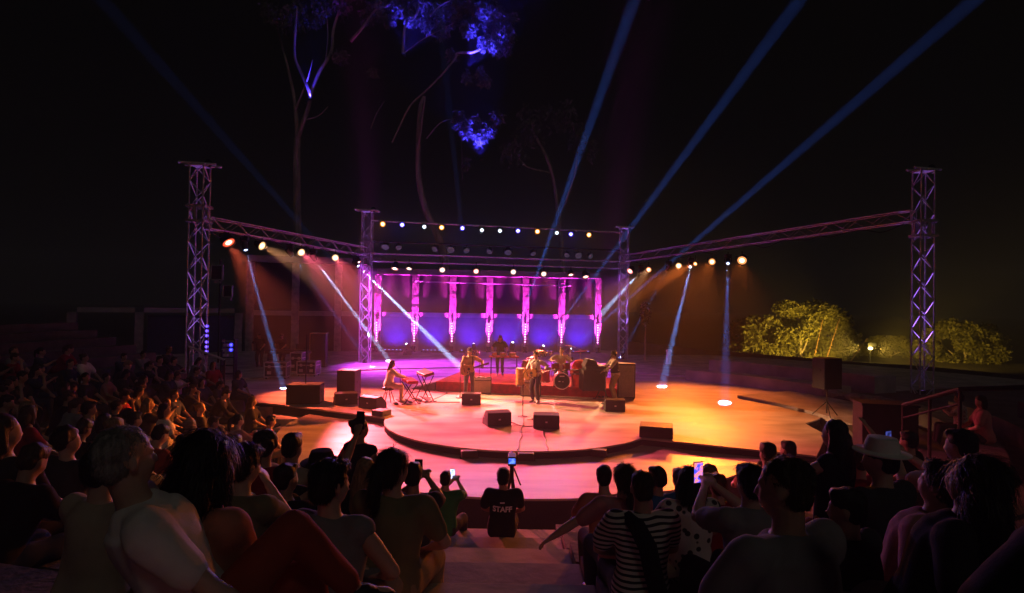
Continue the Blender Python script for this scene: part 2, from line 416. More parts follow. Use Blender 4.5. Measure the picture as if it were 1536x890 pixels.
# ------------------------------------------------------------------ lamps
LENS_ME = MB().lathe([(.001, .0), (.15, -.012), (.15, -.03)], 20).mesh('lens', True)
def par_mesh():
    b = MB().lathe([(.07, -.34), (.11, -.30), (.15, -.18), (.168, -.02), (.18, .03), (.165, .03), (.158, -.025), (.10, -.04)], 18).mesh('barrel', True)
    y = MB().tube([(-.2, 0, -.12), (-.2, 0, .0), (-.2, .0, .02)], .012, 6)
    return b
PAR_ME = par_mesh()
WASH, BEAM, UPB = 7.4, 84.0, 21.0
def par(label, p, target, core, rim, col, e, ang=40, blend=.6, strength=14, up=.42, group=None, sz=1., r=.1):
    p = Vector(p); t = thing('par_lamp', label, 'stage lamp', p, 0, group)
    d = (Vector(target) - p).normalized(); m = frame((0, 0, 0), d) @ Matrix.Scale(sz, 4)
    bo = link('barrel', PAR_ME, M_BLACKM, t, mtx=m)
    link('lens', LENS_ME, lens('lens_%.2f_%.2f_%.2f_%.2f_%.1f' % (*rim, core[1], strength), core, rim, strength), bo, mtx=Matrix.Translation((0, 0, .012)))
    x = d.cross(Vector((0, 0, 1))).normalized() * .2 * sz
    MB().tube([x, x * 1.05 + Vector((0, 0, .2)), -x * 1.05 + Vector((0, 0, .2)), -x], .014, 6).build('yoke', M_BLACKM, t)
    MB().tube([(0, 0, .2), (0, 0, up)], .022, 6).build('clamp', M_BLACKM, t)
    if e: spot(t, m @ Matrix.Translation((0, 0, .06)), col, e * WASH, ang, blend, r)
    return t
HEAD_ME = MB().lathe([(.06, -.22), (.12, -.2), (.13, -.05), (.115, .1), (.10, .18), (.075, .185)], 16).mesh('head', True)
def moving_head(label, p, target, col, e, ang, hang=True, group=None, core=(1, 1, 1), strength=30):
    p = Vector(p); t = thing('moving_head_lamp', label, 'moving head', p, 0, group); s = 1 if hang else -1
    d = (Vector(target) - p).normalized(); m = frame((0, 0, 0), d)
    ho = link('head', HEAD_ME, M_BLACKM, t, mtx=m)
    link('lens', LENS_ME, lens('beamlens%.1f' % strength, core, (.3, .45, 1), strength), ho, mtx=Matrix.Translation((0, 0, .195)) @ Matrix.Scale(.55, 4))
    x = d.cross(Vector((0, 0, 1))).normalized() * .16
    MB().tube([x, x + Vector((0, 0, s * .2)), -x + Vector((0, 0, s * .2)), -x], .028, 6).build('yoke', M_BLACKM, t)
    MB().box((0, 0, s * .3), (.3, .24, .16)).build('base', M_BLACKM, t, bevel=.02)
    if hang: MB().tube([(0, 0, .36), (0, 0, .5)], .02, 6).build('clamp', M_BLACKM, t)
    spot(t, m @ Matrix.Translation((0, 0, .21)), col, e * (BEAM if hang else UPB), ang, .35, .04)
    return t
VIO = (.62, .05, 1); WARM = (1, .72, .42); PINK = (1, .55, .6)
ORG = (1, .19, .022); MAG = (1, .10, .17); PK = (1, .13, .10)
# left truss wash lamps
WBAND = (1, .42, .17)
LP = [(343, 364, 'red-rimmed', (1, .6, .4), (1, .1, .03), (1, .13, .055), (-6.2, 20.8, 0), 2000, 40, 1.5, 'nearest the left tower'),
      (393, 369, 'warm white', (1, .9, .6), (1, .55, .2), WBAND, (-.5, 20.7, 1.1), 4300, 25, 1.15, 'second from the left tower'),
      (452, 379, 'warm white', (1, .9, .65), (1, .55, .25), MAG, (-.9, 18.0, 0), 5000, 34, 1.1, 'third from the left tower'),
      (503, 387, 'warm white', (1, .92, .7), (1, .6, .3), (1, .115, .14), (-1.2, 14.6, 0), 5600, 23, 1.05, 'fourth from the left tower'),
      (537, 394, 'pink', (1, .6, .6), (1, .2, .25), VIO, (-4.6, 30.5, 0), 1250, 92, 1.15, 'beside the rear left tower')]
for px, py, c, core, rim, col, tg, e, ang, sz, w in LP:
    p = onplane(px, py, TL, TBL); par('%s wash lamp under the left truss, %s' % (c, w), p, tg, core, rim, col, e, ang, .8, 9, .45, 'wash lamps on the left truss', sz)
RP = [(945, 407, 'pink', (1, .6, .5), (1, .25, .2), VIO, (1.6, 30.5, 0), 650, 56, 1.25, 'beside the rear right tower'),
      (973, 405, 'orange', (1, .7, .4), (1, .3, .1), WBAND, (1.3, 20.4, 1.1), 2500, 19, 1.0, 'second from the rear right tower'),
      (1018, 399, 'warm white', (1, .9, .6), (1, .5, .2), ORG, (5.2, 18.8, 0), 640, 42, 1.05, 'third from the rear right tower'),
      (1068, 393, 'orange', (1, .75, .45), (1, .35, .1), ORG, (1.8, 14.2, 0), 1500, 27, 1.1, 'fourth from the rear right tower'),
      (1113, 391, 'orange', (1, .75, .45), (1, .35, .1), ORG, (6.6, 20.4, 0), 440, 50, 1.4, 'last before the dark stretch of truss')]
for px, py, c, core, rim, col, tg, e, ang, sz, w in RP:
    p = onplane(px, py, TR, TBR); par('%s wash lamp under the right truss, %s' % (c, w), p, tg, core, rim, col, e, ang, .8, 9, .45, 'wash lamps on the right truss', sz)
# extra orange lamp added on the right truss to colour the lower left floor
p = onplane(1043, 396, TR, TBR); par('added small orange wash lamp under the right truss, between the two brightest', p, (-4.6, 16.6, -.2), (1, .6, .3), (1, .3, .05), ORG, 10000, 14, .6, 9, .45, 'wash lamps on the right truss', .7)
# row of pink lamps under the rear truss
for i, (px, py, c) in enumerate(((595, 404, 1), (616, 404, 0), (665, 406, 0), (715, 408, 1), (770, 409, 0), (815, 412, 0), (855, 413, 1), (877, 416, 1))):
    p = onplane(px, py, TBL, TBR) - Vector((0, .5, 0))
    par('%s lamp hanging from the rear truss, %s' % ('red-rimmed' if c else 'warm white', ('first from the left', 'second from the left, close to the first', 'third from the left', 'fourth from the left', 'fifth from the left', 'third from the right', 'second from the right', 'rightmost, with a red shaft')[i]),
        p, (p + Vector((.07 * (i - 3), -1.1, -2.2))) if i in (0, 1, 6, 7) else (.3 + (i - 3.5) * 1.5, 24.2, .4), (1, .75, .6), (1, .3, .25) if c else (1, .55, .4), (1, .12, .12), 600 if i in (0, 6, 7) else (900 if i > 1 else 330), 26, .6, 13, .5, 'lamps on the rear truss', 1.2 if i in (0, 7) else 1.0)
# uppermost row facing the audience
UP = [(575, 337, 'o'), (604, 338, 'b'), (637, 341, 'w'), (663, 342, 'o'), (694, 343, 'b'), (723, 346, 'w'), (750, 347, 'w'), (777, 347, 'b'), (806, 348, 'o'), (835, 350, 'w'), (856, 352, 'b'), (883, 353, 'o')]
ORD = ('first', 'second', 'third', 'fourth', 'fifth', 'sixth', 'seventh', 'eighth', 'ninth', 'tenth', 'eleventh', 'last')
for i, (px, py, c) in enumerate(UP):
    p = onplane(px, py, TBL, TBR) - Vector((0, .15, 0))
    core, rim, col, nm = {'o': ((1, .7, .3), (1, .3, .02), (1, .3, .03), 'amber'), 'b': ((.6, .6, 1), (.1, .06, 1), (.12, .06, 1), 'deep blue'), 'w': ((.9, .97, 1), (.7, .85, 1), (.8, .9, 1), 'cool white')}[c]
    par('%s lamp in the uppermost row facing the audience, %s from the left' % (nm, ORD[i]), p, (p.x * .4, 4, 1.5), core, rim, col, {'o': 120, 'b': 160, 'w': 30}[c], 24, .8, 16 if c != 'w' else 12, .2, 'uppermost lamp row', {'o': .95, 'b': .9, 'w': .72}[c])
# violet lamps standing inside the tower feet
for q_, e_, w_ in ((TL, 1100, 'left front'), (TR, 1300, 'right front'), (TBL, 2600, 'rear left'), (TBR, 2600, 'rear right')):
    t = thing('tower_lamp', 'small violet lamp inside the foot of the %s truss tower' % w_, 'uplight', q_ + Vector((0, 0, .06)), 0, 'violet lamps in the tower feet')
    MB().box((0, 0, .03), (.2, .2, .06)).build('base', M_BLACKM, t); bo = link('barrel', PAR_ME, M_BLACKM, t, mtx=Matrix.Translation((0, 0, .32)) @ Matrix.Scale(.75, 4)); link('lens', LENS_ME, lens('towerlens', (.6, .4, 1), (.35, .1, 1), 5), bo, mtx=Matrix.Translation((0, 0, .012)))
    spot(t, frame((0, 0, .38), (0, 0, 1)), (.42, .17, 1), e_, 22, 1., .05)
# unlit lamps on a second dark pipe between the two rear rows
a_, b_ = P3(TBL, zat(560, 362, TBL)) + db * .2, P3(TBR, zat(925, 376, TBR)) - db * .2
tag(MB().tube([a_, b_], .05).build('middle_pipe', M_BLACKM), 'black pipe carrying unlit lamps between the two rear lamp rows', 'pipe')
for i, px in enumerate((578, 598, 652, 676, 700, 734, 762, 800, 850, 868, 886)):
    p = onplane(px, 371 + (px - 578) * .045, TBL, TBR); par('unlit dark lamp between the two rear lamp rows, %s from the left' % ORD[i], p, p + Vector((.4 * math.sin(i * 2.1), -1, -.7 - .3 * math.cos(i))), (.02, .02, .03), (.02, .02, .03), (1, 1, 1), 0, 20, .5, 1., .3, 'unlit lamps between the rear rows', 1.25 if i % 3 == 0 else 1.)
# supply cables slung under the side trusses
for a_, b_, w_ in ((P3(TL, zl), P3(TBL, zbl), 'left'), (P3(TR, zr), P3(TBR, zbr), 'right')):
    P_ = []
    for k in range(97):
        u = k / 96; q = a_.lerp(b_, .04 + .92 * u); P_.append(q + Vector((0, 0, -.24 - .22 * abs(math.sin(u * math.pi * 9)) * (.6 + .4 * math.sin(k * .37)))))
    tag(MB().tube(P_, .016, 6).build('supply_cable', M_CABLE), 'black supply cable slung in loops under the %s side truss' % w_, 'cable')
# beams from the trusses
BL = (.16, .36, 1)
def beam_target(px, py, z): return on(px, py, z)
for px, py, q, e, ang, pl_, w in (
        (367, 369, (425, 583), 11000, 2.3, 'L', 'nearest the left tower, aimed at the flight cases'), (435, 379, (560, 552), 5000, 2.2, 'L', 'in the middle of the left truss with the faintest beam'),
        (470, 386, (585, 543), 50000, 2.3, 'L', 'with a white-blue beam to the rear stage'), (534, 396, (700, 560), 90000, 2.4, 'L', 'by the rear left tower with a long white beam'),
        (961, 408, (872, 503), 45000, 2.0, 'R', 'by the rear right tower aimed at the drums'), (1003, 402, (929, 537), 5500, 2.2, 'R', 'second on the right truss with a faint beam'),
        (1036, 398, (993, 580), 20000, 2.2, 'R', 'third on the right truss aimed at the rear edge of the floor'), (1092, 393, (1087, 604), 5500, 2.2, 'R', 'last on the right truss making the round floor spot')):
    p = onplane(px, py, *((TL, TBL) if pl_ == 'L' else (TR, TBR)))
    moving_head('moving head lamp %s' % w, p, on(*q, 0), ((.45, .6, 1) if px in (534, 470, 961) else BL) if e > 6000 else (.1, .25, 1), e, ang, True, 'moving heads on the trusses', (1, 1, 1) if e > 6000 else (.4, .5, 1), 20)
# floor moving heads throwing beams up into the night
for i, (px, py, q, Yq, e, w) in enumerate(((612, 519, (330, 200), 29, 9000, 'leftmost, beam leaning left'), (711, 520, (698, 395), 37.5, 9000, 'second, beam nearly upright'), (768, 517, (962, -30), 26, 70000, 'third, tall beam over the rear truss'),
        (813, 522, (1210, -15), 26, 60000, 'fourth, beam leaning right'), (853, 526, (1340, 105), 31.5, 60000, 'rightmost, lowest beam leaning right'))):
    p = at(px, py, 37.5 if i < 4 else 35.6)
    tg = at(*q, Yq)
    t = moving_head('floor moving head behind the band, %s' % w, p, tg, (.08, .22, 1), e, 1.8, False, 'floor moving heads behind the band', (1, 1, 1), 40)
    MB().box((0, 0, -.38 - (p.z - .38) / 2), (.5, .5, p.z - .38)).build('pedestal', M_BLACK, t)
# column uplights
for i, (x, y) in enumerate(mainc):
    p = Vector((x, y - .62, .20)); t = thing('led_uplight', 'magenta led uplight at the foot of the %s column of the colonnade' % ('first', 'second', 'third', 'fourth', 'fifth', 'sixth', 'seventh')[i], 'uplight', p, 0, 'led uplights at the column feet')
    m = frame((0, 0, 0), (0, .15, 1))
    link('barrel', PAR_ME, M_BLACKM, t, mtx=m @ Matrix.Translation((0, 0, .2)) @ Matrix.Scale(.8, 4)); link('lens', LENS_ME, lens('uplens', (1, .5, 1), (1, .1, .9), 12), t, mtx=m @ Matrix.Translation((0, 0, .215)) @ Matrix.Scale(.8, 4))
    MB().box((0, 0, -.1), (.3, .22, .07)).build('base', M_BLACKM, t)
    spot(t, m @ Matrix.Translation((0, 0, .24)), (1, .035, .8), 17000, 32, 1., .06)
    t = thing('led_bar', 'upright magenta led bar on the lower half of the %s column' % ('first', 'second', 'third', 'fourth', 'fifth', 'sixth', 'seventh')[i], 'led bar', (x, y - .29, .7), 0, 'led bars on the columns')
    MB().box((0, 0, .65), (.12, .08, 1.4)).build('housing', M_BLACKM, t)
    for q in range(8): link('lens', LENS_ME, lens('barlens', (1, .75, 1), (1, .1, .8), 5), t, mtx=frame((0, -.045, .06 + .17 * q), (0, -1, 0)) @ Matrix.Scale(.42 if q % 3 else .5, 4))
# blue wash battens at the panel feet
for i in range(6):
    a, b = Vector((*mainc[i], 0)), Vector((*mainc[i + 1], 0)); c = (a + b) / 2 + Vector((0, -1.1, .14))
    t = thing('led_batten', 'blue led batten on the floor under the %s wall panel' % ('first', 'second', 'third', 'fourth', 'fifth', 'sixth')[i], 'led batten', c, 0, 'blue led battens under the panels')
    MB().box((0, 0, 0), (1.3, .16, .14)).build('housing', M_BLACKM, t, bevel=.015)
    for k in range(5): link('lens', LENS_ME, lens('blens', (.5, .5, 1), (.1, .08, 1), 6), t, mtx=frame((-.5 + k * .25, .02, .085), (0, .3, 1)) @ Matrix.Scale(.45, 4))
    spot(t, frame((0, 0, .12), (0, .75, .75)), (.055, .008, 1), 620, 100, 1., .3)

# ------------------------------------------------------------------ stage equipment
def face(d): return math.atan2(-d[0], d[1])
def wedge(label, p, rz, w=.62, h=.40, dp=.5):
    t = thing('monitor_wedge', label, 'stage monitor', p, rz, 'stage monitor wedges')
    prof = [(-dp / 2, 0), (dp / 2, 0), (dp / 2, h * .35), (-.02, h), (-dp / 2, h * .9)]
    m = Matrix(((0, 0, 1, 0), (1, 0, 0, 0), (0, 1, 0, 0), (0, 0, 0, 1)))
    cb = MB().prism(prof, -w / 2, w / 2, m).build('cabinet', M_BLACK, t, bevel=.012)
    a, b = Vector((0, dp / 2, h * .35)), Vector((0, -.02, h)); c = (a + b) / 2; d = (b - a); nrm = Vector((0, d.z, -d.y)).normalized()
    fm = frame(c + nrm * .012, nrm, (1, 0, 0))
    MB().box((0, 0, 0), (w * .94, d.length * .9, .02)).build('grille', M_GRILLE, cb).matrix_local = fm
    MB().box((0, -dp / 2 - .006, h * .45), (.06, .014, .035)).build('connector_plate', M_ALU, cb)
    MB().tube([(-w / 2 - .012, -.06, h * .5), (-w / 2 - .03, -.06, h * .55), (-w / 2 - .03, .08, h * .55), (-w / 2 - .012, .08, h * .5)], .012, 6).build('handle', M_BLACKM, t)
    return t
# monitors face the players (local +y = speaker face): the audience sees their backs
wedge('black monitor wedge standing in front of the guitarist in the cap', on(707, 606), 0.05)
wedge('black monitor wedge turned askew, left of the singer microphone', on(745, 637), .35, .68)
wedge('black monitor wedge in front of the singer, right of his microphone', on(819, 641), -.02, .70)
wedge('black monitor wedge before the standing keyboard player at the right', on(921, 616), 0., .62)
wedge('black monitor wedge beside the seated keyboard player, on the stage edge', on(559, 612), -.5, .72)
wedge('black monitor wedge at the foot of the upright left speaker', on(518, 606), .4, .7)
def cabinet(name, label, p, rz, d, mat_=None, grille=True, group='black speaker cabinets', pole=False):
    t = thing(name, label, 'speaker', p, rz, group)
    cb = MB().box((0, 0, d[2] / 2), d).build('cabinet', mat_ or M_BLACK, t, bevel=.015)
    if grille: MB().box((0, -d[1] / 2 - .006, d[2] / 2), (d[0] * .9, .014, d[2] * .88)).build('grille', M_GRILLE, cb)
    for s in (-1, 1): MB().box((s * (d[0] / 2 + .005), 0, d[2] * .6), (.012, .18, .08)).build('handle', M_BLACKM, cb)
    if pole: MB().tube([(0, 0, d[2]), (0, 0, d[2] + 1.6)], .02).build('pole', M_BLACKM, t)
    return t
cabinet('subwoofer', 'black subwoofer with a pole on top at the left stage edge', on(458, 604), .12, (1.05, .75, .62), pole=True)
b0 = on(517, 606); cabinet('speaker_cabinet', 'black upright speaker standing behind the stacked monitor', on(523, 600), -.1, (.62, .6, 1.02))
cabinet('fill_speaker', 'black fill speaker box on the lower floor below the seated keyboardist', on(572, 632, -.18), -.5, (.42, .4, .34))
cabinet('speaker_box', 'big dark box speaker at the right end of the round stage front', on(984, 664, -.18), -.25, (.82, .7, .46))
for i, (px, py, rz, w) in enumerate(((611, 664, .6, 'left-most on the curve'), (703, 689, .2, 'left of the video camera'), (789, 693, 0, 'right of the video camera'), (899, 687, -.3, 'right-hand on the curve'))):
    t = thing('floor_lamp', 'small black footlight at the foot of the round stage, %s' % w, 'footlight', on(px, py, -.18) + Vector((0, .12, 0)), rz, 'footlights below the round stage front')
    MB().box((0, 0, .09), (.36, .2, .16)).build('housing', M_BLACK, t, bevel=.02); MB().box((0, .1, .1), (.3, .02, .12)).build('lens', M_GRILLE, t); MB().box((0, 0, .008), (.42, .12, .015)).build('foot', M_BLACKM, t)
# red carpeted riser
ra, rb = on(655, 586), on(926, 598)
d = rb - ra; rz_ = math.atan2(d.y, d.x); L = d.length
t = thing('drum_riser', 'low riser covered with red carpet under the drums and percussion', 'riser', (ra + rb) / 2, rz_)
MB().box((0, 1.6, .17), (L, 3.2, .30)).build('deck', M_BLACK, t); MB().box((0, 1.6, .335), (L + .04, 3.24, .03)).build('carpet_top', M_CARPET, t)
MB().box((0, -.012, .16), (L + .04, .022, .318)).build('carpet_front', M_CARPET, t)
for s in (-1, 1): MB().box((s * (L / 2 + .012), 1.6, .16), (.022, 3.2, .318)).build('carpet_side', M_CARPET, t)
RZ = .35
mb = MB().add([(-1, 0, 0), (0, -.15, 0), (0, .9, 0), (0, -.15, .30), (0, .9, .30), (-1.1, .8, 0)], [(0, 1, 3), (0, 3, 4, 5), (5, 4, 2), (1, 2, 4, 3), (0, 5, 2, 1)])
o = mb.build('cable_ramp', M_DARKSTEP); o.location = (ra.x - .03, ra.y + .1, 0); o.rotation_euler = (0, 0, rz_); tag(o, 'dark ramp at the left end of the red riser', 'ramp')
# amps
def amp(label, p, rz, w=.66, h=.62):
    t = thing('guitar_amp', label, 'amplifier', p, rz, 'guitar amplifiers before the riser')
    MB().box((0, 0, h / 2), (w, .28, h)).build('cabinet', M_BLACK, t, bevel=.015)
    MB().box((0, -.146, h * .42), (w * .92, .014, h * .72)).build('grille_cloth', M_TWEED, t); MB().box((0, -.146, h * .9), (w * .92, .014, h * .12)).build('control_panel', M_ALU, t)
    MB().tube([(-.12, 0, h), (-.1, 0, h + .035), (.1, 0, h + .035), (.12, 0, h)], .012, 6).build('handle', M_BLACKM, t)
amp('beige fronted guitar amplifier behind the guitarist in the cap', on(722, 590), .1, .72, .6)
amp('beige fronted guitar amplifier behind the singer', on(796, 594), -.05, .74, .6)
# keyboards at the left
def stand_x(t, w, h):
    for s in (-1, 1):
        for k in (-1, 1): MB().tube([(s * w * .32, -.22 * k, .02), (s * w * .32, .2 * k, h)], .018, 6).build('stand_leg', M_BLACKM, t)
        for k in (-1, 1): MB().tube([(s * w * .32 - .0, -.22 * k, .02), (s * w * .32 - .0, -.22 * k - .1 * k, .02)], .016, 6).build('stand_foot', M_BLACKM, t)
def keyboard(label, p, rz, h, w, m, tilt=0., stand=True):
    t = thing('stage_keyboard', label, 'keyboard', p, rz, 'stage keyboards')
    if stand: stand_x(t, w, h)
    b = MB().box((0, 0, 0), (w, .34, .1)).build('case', m, t, bevel=.012); b.matrix_local = Matrix.Translation((0, 0, h + .05)) @ Matrix.Rotation(tilt, 4, 'X')
    k = MB().box((0, -.07, .056), (w * .9, .15, .014)).build('white_keys', M_WHITE, t); k.matrix_local = b.matrix_local.copy()
    bk = MB()
    n = int(w * .9 / .0235)
    for i in range(n):
        if i % 7 not in (2, 6): bk.box((-w * .45 + .0235 * (i + 1), -.035, .068), (.011, .085, .014))
    o = bk.build('black_keys', M_BLACK, t); o.matrix_local = b.matrix_local.copy()
    MB().box((0, .1, .06), (w * .6, .1, .012)).build('control_panel', M_BLACK, t).matrix_local = b.matrix_local.copy()
    return t
kp = on(581, 604)
keyboard('red stage keyboard played by the seated woman, lower of the two', kp + Vector((.72, .0, 0)), R(-68), .68, 1.0, M_REDKEY)
keyboard('dark red topped keyboard tilted above the lower one', kp + Vector((1.15, .55, 0)), R(-68), .88, 1.15, mat('plum_keyboard', (.16, .02, .05), .4), .25)
t = thing('keyboard_stool', 'black round stool under the seated keyboard player', 'stool', kp + Vector((.0, .12, 0)), 0)
MB().lathe([(.16, .40), (.18, .42), (.18, .48), (.15, .50), (.01, .50)], 16).build('seat', M_BLACK, t, True)
for k in range(4):
    a = k * math.pi / 2 + .6; MB().tube([(.08 * math.cos(a), .08 * math.sin(a), .41), (.22 * math.cos(a), .22 * math.sin(a), .01)], .016, 6).build('leg', M_BLACKM, t)
for i, q in enumerate(((617, 603), (594, 607), (628, 601))):
    t = thing('foot_pedal', 'small black pedal on the floor by the keyboards, %s' % ('middle one', 'under the stool side', 'rightmost by the cables')[i], 'pedal', on(*q), .4 * i, 'pedals by the keyboards')
    MB().box((0, 0, .03), (.14, .24, .05)).build('body', M_BLACK, t, bevel=.01); MB().box((0, .02, .065), (.1, .16, .012)).build('treadle', M_GRILLE, t)
# organ, grey rack and things at the right
op = on(891, 588, RZ) + Vector((0, .5, 0))
t = thing('organ', 'black upright organ at the right end of the red riser', 'organ', op, R(8))
MB().box((0, 0, .36), (.8, .6, .72)).build('case', M_BLACK, t, bevel=.02); MB().box((.06, -.02, .78), (.74, .54, .12)).build('keybed', M_BLACK, t, bevel=.02)
MB().prism([(-.34, 0), (.15, 0), (.05, .2), (-.22, .26)], -.25, .25, Matrix.Translation((0, 0, .84)) @ Matrix(((1, 0, 0, 0), (0, 0, 1, 0), (0, 1, 0, 0), (0, 0, 0, 1)))).build('lid', M_BLACK, t)
MB().box((.3, -.05, .855), (.2, .46, .03)).build('white_keys', M_WHITE, t)
t = thing('red_drum_cover', 'round red cover standing behind the organ', 'cover', op + Vector((-.35, .7, 0)), 0)
MB().lathe([(.05, 0), (.3, .05), (.32, .4), (.3, .75), (.2, .95), (.02, 1.0)], 18).build('cover', M_CARPET, t, True); MB().lathe([(.34, .0), (.34, .04)], 18).build('hem', M_CARPET, t)
rp = on(931, 601); t = thing('speaker_rack', 'tall grey mesh fronted speaker cabinet behind the standing keyboard player', 'speaker', rp + Vector((.25, .4, 0)), R(-6))
MB().box((0, 0, .66), (.62, .5, 1.22)).build('cabinet', M_BLACK, t, bevel=.02); MB().box((0, -.26, .66), (.55, .02, 1.12)).build('grille', M_GREYMESH, t)
for s in (-1, 1):
    for k in (-1, 1): MB().lathe([(.03, -.02), (.03, .02)], 10, frame((s * .26, k * .2, .035), (1, 0, 0))).build('caster', M_BLACKM, t)
keyboard('small keyboard under the hands of the standing player at the right', on(905, 598) + Vector((-.02, .15, 0)), R(80), .92, .95, M_BLACK)
# mic stands
def micstand(label, p, h, tip, col=M_BLACKM, rnd=True):
    t = thing('microphone_stand', label, 'microphone stand', p, 0, 'microphone stands')
    MB().lathe([(.15, 0), (.15, .015), (.03, .03), (.02, .05)], 16).build('base', col, t, True)
    MB().tube([(0, 0, .03), (0, 0, h)], .013, 6).build('pole', col, t)
    tip = Vector(tip); MB().tube([(0, 0, h), tip], .009, 6).build('boom', col, t)
    d = (tip - Vector((0, 0, h))).normalized()
    MB().tube([tip - d * .02, tip + d * .12, tip + d * .13, tip + d * .16, tip + d * .18], [.014, .02, .027, .027, .012], 10).build('microphone', M_BLACKM, t, True)
micstand('tall straight microphone stand at the front before the singer', on(784, 625), 1.25, (.25, .28, 1.52))
micstand('microphone stand before the seated keyboard player', on(600, 600), 1.0, (-.3, .2, 1.22))
micstand('microphone stand in front of the guitarist in the cap', on(690, 597), 1.3, (.2, .12, 1.5))
micstand('microphone stand by the standing keyboard player', on(908, 606), 1.3, (.18, .15, 1.55))
# cables
def cable(label, pts, r=.012):
    P = []
    for i in range(len(pts) - 1):
        a, b = Vector(pts[i]), Vector(pts[i + 1])
        for k in range(6):
            q = a.lerp(b, k / 6); q.x += .02 * math.sin(k * 1.1 + i * 2); q.y += .02 * math.cos(k * .9 + i); P.append(q + Vector((0, 0, r)))
    P.append(Vector(pts[-1]) + Vector((0, 0, r)))
    tag(MB().tube(P, r, 6).build('floor_cable', M_CABLE), label, 'cable', 'cables on the stage floor')
cable('cable running from the singer stand down to the stage front', [on(785, 628), on(782, 655), on(776, 676)])
cable('cable from the right singer monitor down to the stage front', [on(812, 641), on(818, 660), on(822, 676)])
cable('cable between the keyboards and the guitarist monitor', [on(630, 603), on(655, 604), on(690, 604)])
cable('long cable across the floor left of the riser', [on(615, 590), on(650, 585), on(672, 590), on(650, 600), on(645, 604)])
cable('cable between the two front monitors', [on(765, 634), on(785, 640), on(800, 640)])
# lit pale sheet by the singer feet
o = MB().prism([(-.25, -.3), (.12, -.3), (.3, .05), (.25, .3), (-.05, .25)], 0, .02).build('set_list', mat('paper', (.8, .75, .6), .8)); o.location = on(803, 627); tag(o, 'pale sheet on the floor between the singer and his monitor', 'paper')
# drums
def drum(mb_name, t, c, r, h, shell, z=(0, 0, 1), hoop=True):
    m = frame(c, z)
    s = MB().lathe([(r, 0), (r, h)], 24).build('shell', shell, t, True); s.matrix_local = m
    for zz in (0, h):
        k = MB().lathe([(r + .012, -.018), (r + .012, .018)], 24).build('hoop', M_CHROME, t, True); k.matrix_local = m @ Matrix.Translation((0, 0, zz))
    k = MB().lathe([(r * .97, 0), (.001, .004)], 24).build('drum_head', M_DRUMSKIN, t, True); k.matrix_local = m @ Matrix.Translation((0, 0, h + .019))
    return s
dk = on(843, 586, RZ) + Vector((0, .45, 0)); dk.z = RZ + .03 - .03 + .001
t = thing('bass_drum', 'bass drum with black front head and two toms on top', 'drum', dk, R(4))
m = frame((0, -.2, .29), (0, -1, 0)); 
MB().lathe([(.28, -.42), (.28, 0)], 28).build('shell', M_DRUMRED, t, True).matrix_local = m
MB().lathe([(.275, .004), (.001, .006)], 28).build('front_head', M_BLACK, t, True).matrix_local = m
MB().lathe([(.265, -.02), (.295, -.02), (.295, .025), (.265, .025), (.265, -.02)], 28, None, False).build('hoop', M_CHROME, t, True).matrix_local = m
MB().box((0, -.212, .46), (.17, .004, .035)).build('maker_mark', M_WHITE, t); MB().box((-.09, -.212, .28), (.07, .004, .03)).build('badge_mark', M_WHITE, t); MB().box((.03, -.212, .27), (.05, .004, .02)).build('badge_mark', M_WHITE, t)
for s in (-1, 1):
    tm = drum('tom', t, (s * .19, .02, .66), .14, .2, M_DRUMRED, (0, .25, 1)); MB().tube([(s * .08, .02, .55), (s * .17, .04, .74)], .012, 6).build('tom_arm', M_CHROME, t)
    MB().tube([(s * .24, -.1, .2), (s * .36, -.22, .0)], .01, 6).build('spur', M_CHROME, t)
for nm, lab, c, r, h, z0 in (('snare_drum', 'snare drum on a stand right of the bass drum', (.52, .35, 0), .17, .14, .5), ('floor_tom', 'floor tom left of the bass drum', (-.58, .35, 0), .2, .38, .2), ('hand_drum', 'upright hand drum near the percussion table', (-1.45, .2, 0), .15, .6, .06)):
    t = thing(nm, lab, 'drum', dk + Vector(c), 0); drum(nm, t, (0, 0, z0), r, h, M_DRUMRED if nm != 'hand_drum' else M_WOODG)
    for k in range(3): a = k * 2.1; MB().tube([(r * .95 * math.cos(a), r * .95 * math.sin(a), z0 + .08), ((r + .04) * math.cos(a), (r + .04) * math.sin(a), 0)], .01, 6).build('leg', M_CHROME, t)
for i, (x, y, h, r, w) in enumerate(((-.75, .55, 1.25, .24, 'crash at the left of the kit'), (.75, .6, 1.3, .25, 'ride at the right of the kit'), (.95, .15, .95, .18, 'hi-hat by the snare'), (-1.05, .1, 1.1, .22, 'splash left of the floor tom'), (.4, .95, 1.45, .22, 'high cymbal behind the drummer shoulder'))):
    t = thing('cymbal_stand', 'brass cymbal on a chrome stand, %s' % w, 'cymbal', dk + Vector((x, y, 0)), .5 * i, 'cymbals of the drum kit')
    MB().lathe([(.02, .02), (.06, .012), (r, -.012), (r, -.016), (.02, .0)], 24, Matrix.Translation((0, 0, h)) @ Matrix.Rotation(.22 * (-1) ** i, 4, 'X')).build('cymbal', M_BRASS, t, True)
    MB().tube([(0, 0, .3), (0, 0, h + .04)], .012, 6).build('pole', M_CHROME, t)
    for k in range(3): a = k * 2.094; MB().tube([(0, 0, .38), (.25 * math.cos(a), .25 * math.sin(a), .012)], .01, 6).build('leg', M_CHROME, t)
